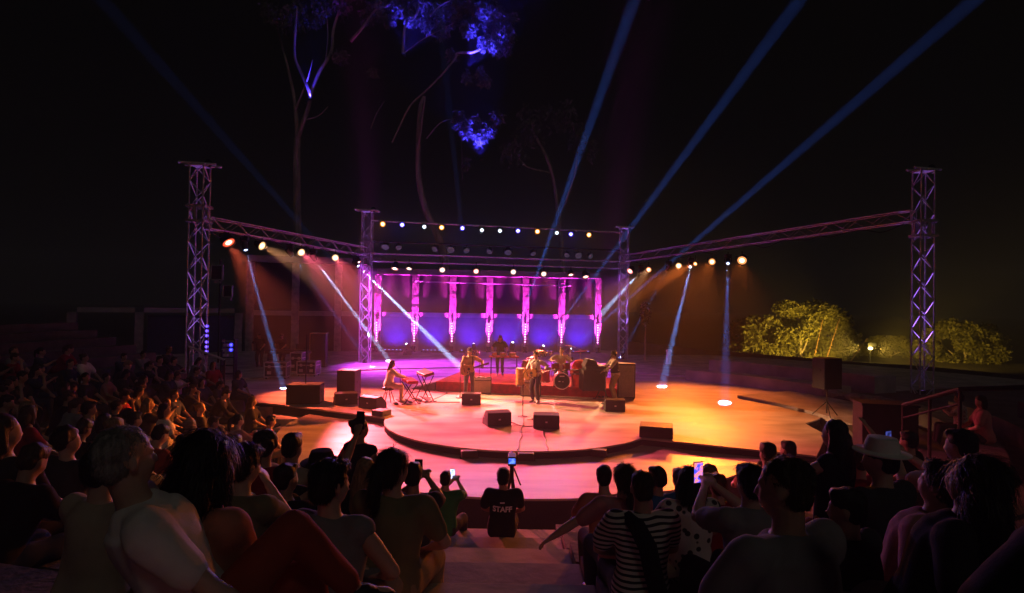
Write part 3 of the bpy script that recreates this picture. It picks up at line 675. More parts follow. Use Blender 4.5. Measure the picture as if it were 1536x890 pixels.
# percussion table
pp = on(750, 562, RZ); pp.y = 24.3; pp = Vector((at(752, 560, 24.4).x, 24.4, RZ))
t = thing('percussion_table', 'low percussion table with red cloth in front of the man in black', 'table', pp, 0)
MB().box((.1, 0, .82), (1.2, .45, .04)).build('table_top', M_CARPET, t)
for sx in (-.42, .62):
    for sy in (-.18, .18): MB().tube([(sx, sy, 0), (sx, sy, .8)], .018, 6).build('leg', M_BLACKM, t)
for i, (x, y, r) in enumerate(((-.3, 0, .1), (.05, .02, .12), (.45, 0, .14))):
    tt = thing('bongo_drum', 'small drum on the percussion table, %s' % ('left', 'middle', 'right')[i], 'drum', pp + Vector((x, y, .842)), 0, 'small drums on the percussion table'); drum('bongo', tt, (0, 0, .01), r, .13, M_WOODG)
tt = thing('tall_conga', 'pale skinned conga drum right of the percussion table', 'drum', pp + Vector((1.0, -.25, 0)), 0)
MB().lathe([(.13, 0), (.2, .3), (.19, .55), (.15, .7)], 20).build('shell', M_WOODG, tt, True); MB().lathe([(.16, .68), (.16, .72)], 20).build('hoop', M_CHROME, tt, True); MB().lathe([(.15, .722), (.001, .725)], 20).build('drum_head', M_DRUMSKIN, tt, True)
for i, x in enumerate((-1.2, 1.75)):
    tt = thing('percussion_rack', 'thin chrome rack with hanging bells %s the percussion table' % ('left of', 'right of')[i], 'rack', pp + Vector((x, .2, 0)), 0, 'chrome percussion racks')
    for s in (-.3, .3): MB().tube([(s, 0, 0), (s, 0, 1.05)], .014, 6).build('upright', M_CHROME, tt)
    MB().tube([(-.34, 0, 1.05), (.34, 0, 1.05)], .014, 6).build('bar', M_CHROME, tt)
    for k in range(4): MB().lathe([(.05, 0), (.03, .1), (.008, .12)], 10, Matrix.Translation((-.22 + k * .15, 0, .88))).build('bell', M_BRASS, tt, True)

# backstage left: flight cases, desk, cabinet, lamps
def flightcase(label, p, rz, d):
    t = thing('flight_case', label, 'flight case', p, rz, 'flight cases at the left of the stage')
    MB().box((0, 0, .1 + d[2] / 2), d).build('body', mat('case_laminate', (.02, .025, .05), .45), t)
    x, y, z = d[0] / 2, d[1] / 2, d[2]
    for sx in (-1, 1):
        for sy in (-1, 1): MB().box((sx * x, sy * y, .1 + z / 2), (.04, .04, z + .03)).build('edge_trim', M_ALU, t)
    for zz in (.1, .1 + z * .72, .1 + z):
        for sy in (-1, 1): MB().box((0, sy * y, zz), (d[0] - .04, .036, .036)).build('edge_trim', M_ALU, t)
        for sx in (-1, 1): MB().box((sx * x, 0, zz), (.036, d[1] - .04, .036)).build('edge_trim', M_ALU, t)
    for sx in (-.55, .55): MB().box((sx * x, -y - .02, .1 + z * .3), (.16, .02, .13)).build('handle', M_ALU, t); MB().box((sx * x, -y - .022, .1 + z * .72), (.1, .02, .12)).build('latch', M_ALU, t)
    for sx in (-1, 1):
        for sy in (-1, 1): MB().lathe([(.05, -.02), (.05, .02)], 10, frame((sx * x * .85, sy * y * .8, .05), (1, 0, 0))).build('caster', M_BLACKM, t)
flightcase('flight case with pale metal edges lit blue, before the crew', on(416, 568), .08, (.9, .6, .6))
flightcase('smaller flight case right of the blue lit one', on(463, 564), -.05, (.82, .6, .55))
flightcase('dark flight case in the gap between the two lit cases', on(441, 562) + Vector((0, .5, 0)), 0., (.5, .6, .85))
c0 = on(466, 556) + Vector((0, 1.2, 0)); t = thing('rack_cabinet', 'tall black equipment cabinet, left and top edges coloured as if lit orange', 'cabinet', c0, .1)
MB().box((0, 0, .85), (.72, .6, 1.68)).build('carcass', M_BLACK, t); MB().box((-.38, 0, .86), (.035, .66, 1.74)).build('side_panel', M_WOODF, t); MB().box((.0, 0, 1.715), (.76, .66, .03)).build('top_panel', M_WOODF, t); MB().box((.02, -.305, .86), (.6, .01, 1.5)).build('door', M_GRILLE, t)  # left side and top in wood colour, painting orange light on a black cabinet
dp0 = on(408, 560) + Vector((0, 1.4, 0)); t = thing('mixing_desk', 'dark mixing desk behind the flight cases', 'mixing desk', dp0, .05)
MB().box((.2, 0, .85), (2.0, .7, .12)).build('console', M_BLACK, t, bevel=.02); MB().box((.2, -.1, .95), (1.8, .45, .06)).build('fader_panel', M_GRILLE, t)
for sx in (-.65, 1.05): MB().box((sx, 0, .4), (.06, .6, .8)).build('leg', M_BLACKM, t)
MB().box((.75, .1, 1.1), (.45, .04, .28)).build('monitor', M_BLACK, t)
t = thing('bottle', 'white bottle standing on the left flight case', 'bottle', on(416, 568) + Vector((-.05, .1, .72)), 0)
MB().lathe([(.05, 0), (.055, .02), (.055, .16), (.02, .22), (.02, .26)], 12).build('flask', M_WHITE, t, True); MB().lathe([(.024, .26), (.024, .29)], 10).build('cap', M_WHITE, t)
# led strip on the left tower, lamp rack, hanging flood lamps
p = P3(TL, 0) + Vector((.42, -.1, 1.35)); t = thing('led_strip', 'vertical violet led strip on the left truss tower', 'led strip', p, 0)
MB().box((0, 0, .5), (.12, .08, 1.1)).build('housing', M_BLACKM, t)
for k in range(6): link('lens', LENS_ME, lens('violet', (.5, .35, 1), (.15, .06, 1), 1.2), t, mtx=frame((.03, -.05, .08 + .17 * k + (.06 if k > 2 else 0)), (.45, -1, 0)) @ Matrix.Scale(.42, 4))
p = at(343, 560, 24.5); p.z = 0; t = thing('lamp_rack', 'black rack with shelves and two blue lamps behind the handrail', 'lamp rack', p, 0)
for s in (-.26, .26): MB().box((s, 0, .85), (.04, .3, 1.7)).build('upright', M_BLACKM, t)
for k in range(5): MB().box((0, 0, .3 + .33 * k), (.5, .3, .03)).build('shelf', M_ALU if k > 2 else M_BLACKM, t)
for k in range(2): link('lens', LENS_ME, lens('bluedot', (.2, .2, 1), (.04, .04, 1), 2), t, mtx=frame((.15, -.17, 1.28 + .2 * k), (0, -1, 0)) @ Matrix.Scale(.55, 4))
for k in range(3): MB().box((-.12, -.02, 1.05 + .2 * k), (.16, .2, .1)).build('device', M_ALU, t)
p = at(327, 560, 31); p.z = 0; t = thing('flood_tower', 'slim black pole with two square flood lamps high behind the left truss', 'flood lamp', p, 0)
MB().tube([(0, 0, 0), (0, 0, 5.4)], .05).build('pole', M_BLACKM, t)
for dz, dx, s in ((4.7, -.08, 1.), (3.75, .5, .8)):
    for k in (-1, 1):
        MB().box((dx + k * .3 * s, -.2, dz), (.05, .1, .78 * s)).build('lamp_frame', M_ALU, t); MB().box((dx, -.2, dz + k * .37 * s), (.6 * s, .1, .05)).build('lamp_frame', M_ALU, t)
    MB().box((dx, -.14, dz), (.56 * s, .12, .7 * s)).build('lamp_body', M_BLACK, t); MB().box((dx, -.1, dz - .5 * s), (.3, .1, .1)).build('bracket', M_ALU, t)
# handrail left
t = thing('handrail', 'short metal handrail at the foot of the left tower', 'handrail', on(300, 580), 0)
h0, h1 = at(283, 520, 19.6) - t.location, at(337, 540, 19.8) - t.location
MB().tube([h0, h1], .035).build('rail', M_ALU, t)
for q in (h0, h1): MB().tube([q, (q.x, q.y, -.6)], .03).build('post', M_BLACKM, t)
# right: speaker on stand, railing, box
p = on(1240, 625, .1); t = thing('speaker_stand', 'tripod stand under the black loudspeaker on the right walkway', 'speaker stand', p, 0)
hz = at(1241, 583, p.y).z - p.z
MB().tube([(0, 0, .1), (0, 0, hz)], .022).build('pole', M_BLACKM, t)
for k in range(3): a = k * 2.09 + .3; MB().tube([(0, 0, .45), (.4 * math.cos(a), .4 * math.sin(a), .02)], .016, 6).build('leg', M_BLACKM, t)
sz = at(1243, 537, p.y).z - at(1243, 583, p.y).z
cabinet('loudspeaker', 'black loudspeaker on a tripod stand on the right walkway', p + Vector((0, 0, hz + .002)), .25, (.62, .5, sz))
p0 = at(1296, 603, 13.5); p1 = at(1360, 606, 12.9); t = thing('road_case', 'black equipment box by the right railing', 'box', ((p0.x + p1.x) / 2, 13.2, .1), -.2)
MB().box((0, 0, (p0.z - .1) / 2), (1.1, .6, p0.z - .1)).build('body', M_BLACK, t, bevel=.02); MB().box((0, 0, p0.z - .08), (1.14, .64, .05)).build('lid', M_BLACK, t)
t = thing('railing', 'dark railing rising beside the right-hand seats', 'railing', (at(1362, 625, 11.5).x, 11.5, .2), 0)
g0, g1 = at(1355, 608, 11.8) - t.location, at(1440, 584, 10.4) - t.location
MB().tube([g0, g1, g1 + Vector((.6, -.6, .12))], .04).build('rail', M_BLACKM, t); MB().tube([g0 - Vector((0, 0, .25)), g1 - Vector((0, 0, .25))], .02).build('middle_rail', M_BLACKM, t)
for q in (g0, g0.lerp(g1, .5), g1): MB().tube([q, (q.x, q.y, -1)], .03).build('post', M_BLACKM, t)
# video camera on tripod in front of the crew member
vp = Vector((at(768, 690, 8.6).x, 8.6, -1.25)); t = thing('video_camera', 'video camera with a blue screen on a tripod before the crew member', 'video camera', vp, 0)
hz = at(765, 693, 8.6).z - vp.z
for k in range(3): a = k * 2.09 - 1.2; MB().tube([(0, 0, hz - .15), (.45 * math.cos(a), .45 * math.sin(a), 0)], [.022, .014], 6).build('tripod_leg', M_BLACKM, t)
MB().tube([(0, 0, hz - .3), (0, 0, hz - .04)], .03).build('head', M_BLACKM, t); MB().tube([(.03, -.05, hz - .08), (.12, -.35, hz - .22)], .012, 6).build('pan_handle', M_BLACKM, t)
MB().box((0, .02, hz + .03), (.12, .26, .13)).build('body', M_BLACK, t, bevel=.015); MB().lathe([(.04, 0), (.045, .12), (.05, .16)], 14, frame((0, .15, hz + .03), (0, 1, 0))).build('lens_barrel', M_BLACK, t, True)
def screen_mat(name, a, b, s):
    if name in MATS: return MATS[name]
    m = bpy.data.materials.new(name); m.use_nodes = True; MATS[name] = m
    N = m.node_tree.nodes; L = m.node_tree.links; p = N['Principled BSDF']; p.inputs['Base Color'].default_value = (.01, .01, .01, 1); p.inputs['Roughness'].default_value = .2
    tc = N.new('ShaderNodeTexCoord'); n = N.new('ShaderNodeTexNoise'); n.inputs['Scale'].default_value = 28; L.new(tc.outputs['Object'], n.inputs[0])
    r = N.new('ShaderNodeValToRGB'); r.color_ramp.elements[0].position = .42; r.color_ramp.elements[1].position = .6
    r.color_ramp.elements[0].color = (*a, 1); r.color_ramp.elements[1].color = (*b, 1)
    L.new(n.outputs[0], r.inputs[0]); L.new(r.outputs[0], p.inputs['Emission Color']); p.inputs['Emission Strength'].default_value = s
    return m
MB().box((0, -.118, hz + .04), (.10, .012, .075)).build('screen', screen_mat('cam_screen', (.02, .08, .9), (.2, .4, 1), 1.2), t)

# ================================================================== PEOPLE
def ik(a, b, l1, l2, pole):
    a, b = Vector(a), Vector(b); d = b - a; L = min(d.length, (l1 + l2) * .995); u = d.normalized(); b = a + u * L
    x = (l1 * l1 - l2 * l2 + L * L) / (2 * L); h = math.sqrt(max(0, l1 * l1 - x * x))
    p = Vector(pole); p = (p - u * p.dot(u)).normalized()
    return a + u * x + p * h, b
SIT = dict(mode='sit', lean=.05, head=(0, 0), hand=((-.13, .36, .2), (.13, .36, .2)), elbow=((-1, -.4, -.3), (1, -.4, -.3)), foot=((-.12, .50, -.34), (.12, .50, -.34)), knee=((-.1, 1, .8), (.1, 1, .8)))
STD = dict(mode='stand', lean=.0, head=(0, 0), hand=((-.26, .08, .72), (.26, .08, .72)), elbow=((-1, -.6, 0), (1, -.6, 0)), foot=((-.11, 0, .09), (.11, 0, .09)), knee=((0, 1, 0), (0, 1, 0)))
def V(base, **k): d = dict(base); d.update(k); return d
POSES = {
 'rest': SIT,
 'rest_left': V(SIT, head=(.5, 0), lean=.12, hand=((-.14, .34, .2), (.05, .40, .2))),
 'rest_right': V(SIT, head=(-.55, .05), lean=.0, hand=((-.05, .38, .2), (.15, .3, .2))),
 'forward': V(SIT, lean=.5, head=(0, -.3), hand=((-.03, .55, .2), (.04, .55, .18)), elbow=((-1, 0, -.6), (1, 0, -.6))),
 'phone': V(SIT, lean=.02, hand=((-.045, .42, .63), (.045, .42, .63)), elbow=((-1, -.2, -1), (1, -.2, -1))),
 'raise_right': V(SIT, lean=.1, hand=((-.13, .36, .2), (.42, .35, .84)), elbow=((-1, -.4, -.3), (.6, 0, -1))),
 'raise_left': V(SIT, lean=.1, hand=((-.30, .4, .92), (.13, .36, .2)), elbow=((-1, -.2, -.8), (1, -.4, -.3))),
 'chin': V(SIT, lean=.25, head=(-.25, -.05), hand=((-.1, .4, .22), (.04, .30, .60)), elbow=((-1, -.3, -.3), (.5, .3, -1))),
 'arm_out': V(SIT, lean=-.02, head=(.15, 0), hand=((-.58, .22, .20), (.12, .36, .2)), elbow=((-.6, -.5, .2), (1, -.4, -.3))),
 'cross': V(SIT, lean=-.12, head=(.1, 0), hand=((-.42, .08, .08), (.30, .12, .14)), elbow=((-1, -.6, 0), (1, -.6, .0)), foot=((-.10, .62, -.30), (.30, .66, -.16)), knee=((-.1, 1, .7), (-.15, .5, 1))),
 'recline': V(SIT, lean=-.35, head=(0, .1), hand=((-.34, -.2, .03), (.34, -.2, .03)), elbow=((-1, -.6, 0), (1, -.6, 0)), foot=((-.12, .72, -.28), (.14, .70, -.30))),
 'clap': V(SIT, lean=.1, hand=((-.03, .36, .48), (.035, .36, .5)), elbow=((-1, 0, -.6), (1, 0, -.6))),
 'hug_knees': V(SIT, lean=.3, hand=((.04, .42, .16), (-.04, .43, .14)), foot=((-.1, .4, -.3), (.1, .4, -.3))),
 'stand': STD,
 'stand_bag': V(STD, head=(-.4, 0), hand=((-.22, .16, 1.0), (.25, .05, .75)), elbow=((-1, -.3, 0), (1, -.6, 0))),
 'stand_clap': V(STD, head=(.1, 0), hand=((-.03, .34, 1.28), (.03, .34, 1.30)), elbow=((-1, -.2, -.5), (1, -.2, -.5))),
 'guitar': V(STD, lean=.06, head=(.25, -.1), hand=((-.44, .25, 1.13), (.12, .23, .98)), elbow=((-1, .2, -.6), (1, -.5, .1)), foot=((-.13, .06, .09), (.13, -.04, .09))),
 'keys_sit': V(SIT, lean=.2, head=(0, -.2), hand=((-.22, .52, .32), (.22, .52, .34)), elbow=((-1, -.3, -.3), (1, -.3, -.3)), foot=((-.14, .45, -.42), (.14, .40, -.42))),
 'keys_stand': V(STD, lean=.12, head=(0, -.15), hand=((-.2, .47, 1.06), (.2, .47, 1.08)), elbow=((-1, -.5, -.2), (1, -.5, -.2))),
 'percuss': V(STD, lean=.38, head=(0, -.45), hand=((-.26, .52, .98), (.26, .5, 1.0)), elbow=((-1, -.3, .1), (1, -.3, .1))),
 'drum': V(SIT, lean=.12, head=(.1, -.1), hand=((-.26, .42, .36), (.26, .40, .42)), elbow=((-1, -.3, -.2), (1, -.3, -.2)), foot=((-.22, .45, -.40), (.22, .45, -.40))),
 'desk': V(STD, lean=.25, head=(.2, -.4), hand=((-.22, .45, 1.0), (.22, .45, 1.0))),
}
def loft(mb, secs, n=18):
    """secs: (centre, X, Y, rx, ry)"""
    v = []; f = []
    for c, X, Y, rx, ry in secs:
        for k in range(n):
            a = 2 * math.pi * k / n; ca, sa = math.cos(a), math.sin(a)
            e = 2.4; q = (abs(ca) ** e + abs(sa) ** e) ** (-1 / e)
            v.append(c + X * (rx * ca * q) + Y * (ry * sa * q))
    for i in range(len(secs) - 1):
        for k in range(n): f.append((i * n + k, i * n + (k + 1) % n, (i + 1) * n + (k + 1) % n, (i + 1) * n + k))
    f.append(tuple(range(n - 1, -1, -1))); b = (len(secs) - 1) * n; f.append(tuple(range(b, b + n)))
    mb.add(v, f)
def cap(mb, a, b, ra, rb, n=10, mid=None):
    a, b = Vector(a), Vector(b); u = (b - a).normalized()
    P = [a - u * ra, a - u * ra * .7, a]; Q = [ra * .05, ra * .72, ra]
    if mid: P.append(a.lerp(b, mid[0])); Q.append(mid[1])
    P += [b, b + u * rb * .7, b + u * rb]; Q += [rb, rb * .72, rb * .05]
    mb.tube(P, Q, n)
def rig(pz):
    s = {}; sit = pz['mode'] == 'sit'
    H = Vector((0, 0, .09 if sit else .93)); ln = pz['lean']; s['H'] = H
    X = Vector((1, 0, 0)); U = Vector((0, math.sin(ln), math.cos(ln))); Fw = Vector((0, math.cos(ln), -math.sin(ln)))
    s.update(X=X, U=U, Fw=Fw)
    s['sh'] = [H + U * .455 + X * sx * .175 for sx in (-1, 1)]
    s['neck'] = H + U * .50
    un = (U + Vector((0, .1, 1.2))).normalized(); s['headc'] = H + U * .53 + un * .148
    yaw, pit = pz['head']
    s['HM'] = Matrix.Translation(s['headc']) @ Matrix.Scale(.94, 4) @ Matrix.Rotation(yaw, 4, 'Z') @ Matrix.Rotation(pit - ln * .25, 4, 'X')
    s['arm'] = []; s['leg'] = []
    for i, sx in enumerate((-1, 1)):
        e, w = ik(s['sh'][i], pz['hand'][i], .285, .26, pz['elbow'][i]); s['arm'].append((s['sh'][i], e, w))
        hp = H + X * sx * .092 - U * .015; k, an = ik(hp, pz['foot'][i], .44, .42, pz['knee'][i]); s['leg'].append((hp, k, an))
    return s
TORSO = [(-.10, .135, .105, 0), (-.04, .165, .125, -.01), (.06, .165, .122, -.005), (.17, .142, .105, .005), (.28, .152, .112, .01), (.38, .168, .115, .01), (.45, .165, .098, 0), (.495, .10, .075, -.01), (.52, .06, .06, -.01)]
def torso(mb, s, lo, hi, g, wide=1.):
    loft(mb, [(s['H'] + s['U'] * u + s['Fw'] * o, s['X'], s['Fw'], rx * wide + g, ry * wide + g) for u, rx, ry, o in TORSO if lo <= u <= hi])
def hand(mb, w, e, sx, fat=1.):
    d = (w - e).normalized(); side = d.cross(Vector((0, 0, 1))); side = side.normalized() if side.length > .05 else Vector((sx, 0, 0)); up = side.cross(d).normalized()
    m = Matrix((side, d, up)).transposed()
    mb.ell(w + d * .045, (.042, .055, .018), m, 10, 7)
    for k in range(4):
        b0 = w + d * .085 + side * (k - 1.5) * .021; L = (.065, .075, .07, .055)[k]; q = b0 + d * L * .55 - up * .008; q2 = q + (d * .6 - up * .8).normalized() * L * .5
        mb.tube([b0 - d * .02, b0, q, q2], [.011 * fat, .011 * fat, .010 * fat, .008 * fat], 6)
    ts = -sx if abs(side.x) > .2 and side.x > 0 else sx
    b0 = w + d * .03 + side * ts * .035; mb.tube([b0, b0 + side * ts * .025 + d * .03, b0 + side * ts * .02 + d * .07 - up * .015], [.015 * fat, .013 * fat, .009 * fat], 6)
def head_shapes(mb, HM):
    r = HM.to_3x3()
    for c, q in (((0, -.012, .032), (.076, .096, .088)), ((0, .018, -.03), (.062, .072, .088)), ((0, .035, -.08), (.042, .045, .035)), ((0, .078, .016), (.045, .016, .012)), ((0, .084, -.064), (.022, .012, .012)), ((.03, .06, -.035), (.025, .025, .025)), ((-.03, .06, -.035), (.025, .025, .025))):
        mb.ell(HM @ Vector(c), q, r)
    mb.tube([HM @ Vector((0, .082, .012)), HM @ Vector((0, .098, -.018)), HM @ Vector((0, .104, -.032)), HM @ Vector((0, .08, -.042))], [.006, .011, .014, .008], 7)
    for sx in (-1, 1): mb.ell(HM @ Vector((sx * .078, -.008, -.012)), (.009, .02, .031), r @ Matrix.Rotation(.25 * -sx, 3, 'Z'), 8, 6)
def body_mb(pz):
    s = rig(pz); mb = MB(); torso(mb, s, -1, .46, -.014); loft(mb, [(s['H'] + s['U'] * u, s['X'], s['Fw'], rx, ry) for u, rx, ry in ((.40, .15, .09), (.46, .145, .08), (.495, .09, .065), (.52, .06, .06))]); head_shapes(mb, s['HM'])
    cap(mb, s['H'] + s['U'] * .46, s['HM'] @ Vector((0, -.02, -.06)), .062, .054)
    for i, sx in enumerate((-1, 1)):
        a, e, w = s['arm'][i]; cap(mb, s['H'] + s['U'] * .475 + s['X'] * sx * .05, a - s['U'] * .012, .036, .05); cap(mb, a, e, .050, .04, 10, (.35, .05)); cap(mb, e, w, .04, .026, 10, (.3, .041)); hand(mb, w, e, sx)
        h, k, an = s['leg'][i]; cap(mb, h, k, .085, .055, 12, (.3, .08)); cap(mb, k, an, .052, .036, 12, (.3, .056))
        fd = Vector((sx * .12, 1, -.15)).normalized(); cap(mb, an - Vector((0, 0, .035)), an + fd * .15 - Vector((0, 0, .04)), .04, .032)
    return mb
def shirt_mb(pz, sl):
    s = rig(pz); mb = MB(); torso(mb, s, -.11 if sl != 'crop' else .05, .46, .014, 1.03)
    loft(mb, [(s['H'] + s['U'] * u, s['X'], s['Fw'], rx, ry) for u, rx, ry in ((.44, .17, .105), (.475, .13, .09), (.50, .085, .075), (.512, .078, .07))])
    for i, sx in enumerate((-1, 1)): cap(mb, s['H'] + s['U'] * .46 + s['X'] * sx * .06, s['sh'][i].lerp(s['H'] + s['U'] * .455, 0 if sl not in ('none', 'crop') else .12), .056, .074)
    if sl in ('none', 'crop'):
        return mb
    for i in range(2):
        a, e, w = s['arm'][i]
        if sl == 'short': cap(mb, a, a.lerp(e, .66), .078, .066)
        else: cap(mb, a, e, .078, .056); cap(mb, e, e.lerp(w, .9), .056, .042)
    return mb
def trous_mb(pz, ln):
    s = rig(pz); mb = MB(); torso(mb, s, -.11, .1, .016)
    if ln == 'skirt':
        H = s['H']; top = H + s['U'] * .17
        if pz['mode'] == 'stand': loft(mb, [(Vector((0, 0, z)), Vector((1, 0, 0)), Vector((0, 1, 0)), rx, rx * .75) for z, rx in ((1.05, .15), (.93, .19), (.7, .21), (.45, .24), (.42, .24))])
        else:
            k0, k1 = s['leg'][0][1], s['leg'][1][1]; loft(mb, [(H, Vector((1, 0, 0)), Vector((0, 0, 1)), .18, .11), (H.lerp((k0 + k1) / 2, .5), Vector((1, 0, 0)), Vector((0, 0, 1)), .2, .1), ((k0 + k1) / 2 * 1.02, Vector((1, 0, 0)), Vector((0, 0, 1)), .21, .085)])
        return mb
    for i in range(2):
        h, k, an = s['leg'][i]
        cap(mb, h, k if ln == 'long' else h.lerp(k, .85), .098, .072, 12)
        if ln == 'long': cap(mb, k, k.lerp(an, .88), .072, .058, 12)
    return mb
def hair_mb(pz, st):
    s = rig(pz); HM = s['HM']; r = HM.to_3x3(); mb = MB()
    E_ = lambda c, q: mb.ell(HM @ Vector(c), q, r)
    if st == 'cropped': E_((0, -.022, .042), (.079, .096, .087)); E_((0, -.05, -.01), (.072, .062, .07)); return mb
    E_((0, -.022, .045), (.087, .102, .092)); E_((0, -.05, -.01), (.08, .072, .08))
    if st == 'short': E_((0, .045, .09), (.06, .05, .035))
    if st in ('long', 'bob'):
        dn = Vector((0, 0, -1)); 
        b = .34 if st == 'long' else .16
        p = HM @ Vector((0, -.055, .0)); base = s['H'] - s['Fw'] * .06
        q = p + (-s['U'] * .6 + dn * .6).normalized() * b - s['Fw'] * (.07 if st == 'long' else .02)
        loft(mb, [(p, s['X'], s['Fw'], .09, .07), (p.lerp(q, .45), s['X'], s['Fw'], .105, .06), (p.lerp(q, .85), s['X'], s['Fw'], .095, .045), (q, s['X'], s['Fw'], .05, .025)])
        for sx in (-1, 1): cap(mb, HM @ Vector((sx * .068, -.01, .03)), HM @ Vector((sx * .082, -.005, -.12)), .03, .026)
    if st == 'bun': E_((0, -.115, .07), (.05, .045, .048))
    if st == 'pony':
        p = HM @ Vector((0, -.11, .05)); mb.tube([p, p + Vector((0, -.05, -.04)), p + Vector((0, -.06, -.16)), p + Vector((0, -.04, -.26))], [.035, .04, .033, .01], 8)
    if st == 'curly':
        rg = random.Random(5)
        for k in range(40):
            a = rg.uniform(0, 6.28); z = rg.uniform(-.3, 1); q = math.sqrt(1 - z * z); c = Vector((.085 * q * math.cos(a), -.03 + .1 * q * math.sin(a), .035 + .095 * z))
            if c.y > .045 and c.z < .06: continue
            E_(c, (.032, .032, .032))
    return mb
def hat_mb(pz, st):
    s = rig(pz); HM = s['HM']; mb = MB()
    if st == 'cap':
        mb.lathe([(.094, .0), (.097, .04), (.085, .085), (.05, .108), (.005, .112)], 20, HM @ Matrix.Translation((0, -.015, .035)) @ Matrix.Scale(1.12, 4, (0, 1, 0)))
        mb.prism([(-.07, .06), (-.06, .14), (0, .165), (.06, .14), (.07, .06)], .0, .014, HM @ Matrix.Translation((0, 0, .045)) @ Matrix.Rotation(-.15, 4, 'X'))
    else:
        mb.lathe([(.17, .0), (.172, .008), (.105, .014), (.1, .06), (.085, .1), (.04, .108), (.003, .1)], 24, HM @ Matrix.Translation((0, -.015, .05)) @ Matrix.Rotation(.08, 4, 'X'))
    return mb
def shoe_mb(pz, i):
    s = rig(pz); an = s['leg'][i][2]; sx = (-1, 1)[i]; mb = MB(); fd = Vector((sx * .12, 1, -.12)).normalized()
    b = an - Vector((0, 0, .035)); cap(mb, b - fd * .03, b + fd * .06, .05, .046); cap(mb, b + fd * .05 - Vector((0, 0, .012)), b + fd * .155 - Vector((0, 0, .018)), .046, .036)
    return mb
HI = {'cross', 'rest_right_hi'}
CACHE = {}
def need(kind, pose, st, vox):
    k = (kind, pose, st, vox)
    if k in CACHE: return k
    pz = POSES[pose]
    mb = {'body': lambda: body_mb(pz), 'shirt': lambda: shirt_mb(pz, st), 'trousers': lambda: trous_mb(pz, st), 'hair': lambda: hair_mb(pz, st), 'shoe': lambda: shoe_mb(pz, st)}[kind]()
    me = mb.mesh(kind); o = bpy.data.objects.new('tmp', me); TMP.objects.link(o)
    r = o.modifiers.new('r', 'REMESH'); r.mode = 'VOXEL'; r.voxel_size = vox * (1.0 if kind != 'shoe' else .9); r.use_smooth_shade = True
    q = o.modifiers.new('s', 'SMOOTH'); q.factor = .5; q.iterations = {'body': 3, 'hair': 4}.get(kind, 6)
    CACHE[k] = o; return k
TMP = bpy.data.collections.new('tmp'); COL.children.link(TMP)
PEOPLE = []
def person(label, pos, rz, pose, skin, shirt, sleeve, trousers, tlen='long', hair='short', hairm=None, shoes=None, scale=1., group=None, hat=None, hatm=None, vox=.017, eyes=False, extra=None):
    PEOPLE.append(dict(label=label, pos=Vector(pos), rz=rz, pose=pose, skin=skin, shirt=shirt, sleeve=sleeve, trousers=trousers, tlen=tlen, hair=hair, hairm=hairm, shoes=shoes, scale=scale, group=group, hat=hat, hatm=hatm, vox=vox, eyes=eyes, extra=extra))
def strands(me, st):
    # loose locks over the hair mass
    rg = random.Random(len(me.polygons)); V_ = [v.co.copy() for v in me.vertices]; F_ = [tuple(p.vertices) for p in me.polygons]; n0 = len(F_)
    L0 = {'long': .10, 'bob': .07, 'pony': .06, 'curly': .03, 'cropped': .016, 'bun': .05}.get(st, .032)
    cz = sum(v.z for v in V_) / len(V_)
    for _ in range(5200 if st == 'long' else 3800):
        p = me.polygons[rg.randrange(n0)]; c = p.center.copy(); nn = p.normal.copy()
        lr = .15 if L0 > .04 else .5; d = Vector((rg.uniform(-lr, lr) + c.x * 4, rg.uniform(-.7, 0), rg.uniform(-1.2, -.5))); d = (d - nn * d.dot(nn)); d = (d.normalized() + nn * (rg.uniform(.0, .14) if L0 > .04 else rg.uniform(.05, .32))).normalized()
        L = L0 * rg.uniform(.5, 1.5); w = d.cross(nn).normalized() * rg.uniform(.0012, .003); q = c + d * L * .55 + nn * L * .08; e = c + d * L - nn * L * .05
        b = len(V_); V_ += [c - w - nn * .003, c + w - nn * .003, q + w * .8, q - w * .8, e]; F_ += [(b, b + 1, b + 2, b + 3), (b + 3, b + 2, b + 4)]
    m2 = bpy.data.meshes.new('hair'); m2.from_pydata(V_, [], F_)
    for pl in m2.polygons: pl.use_smooth = True
    return m2
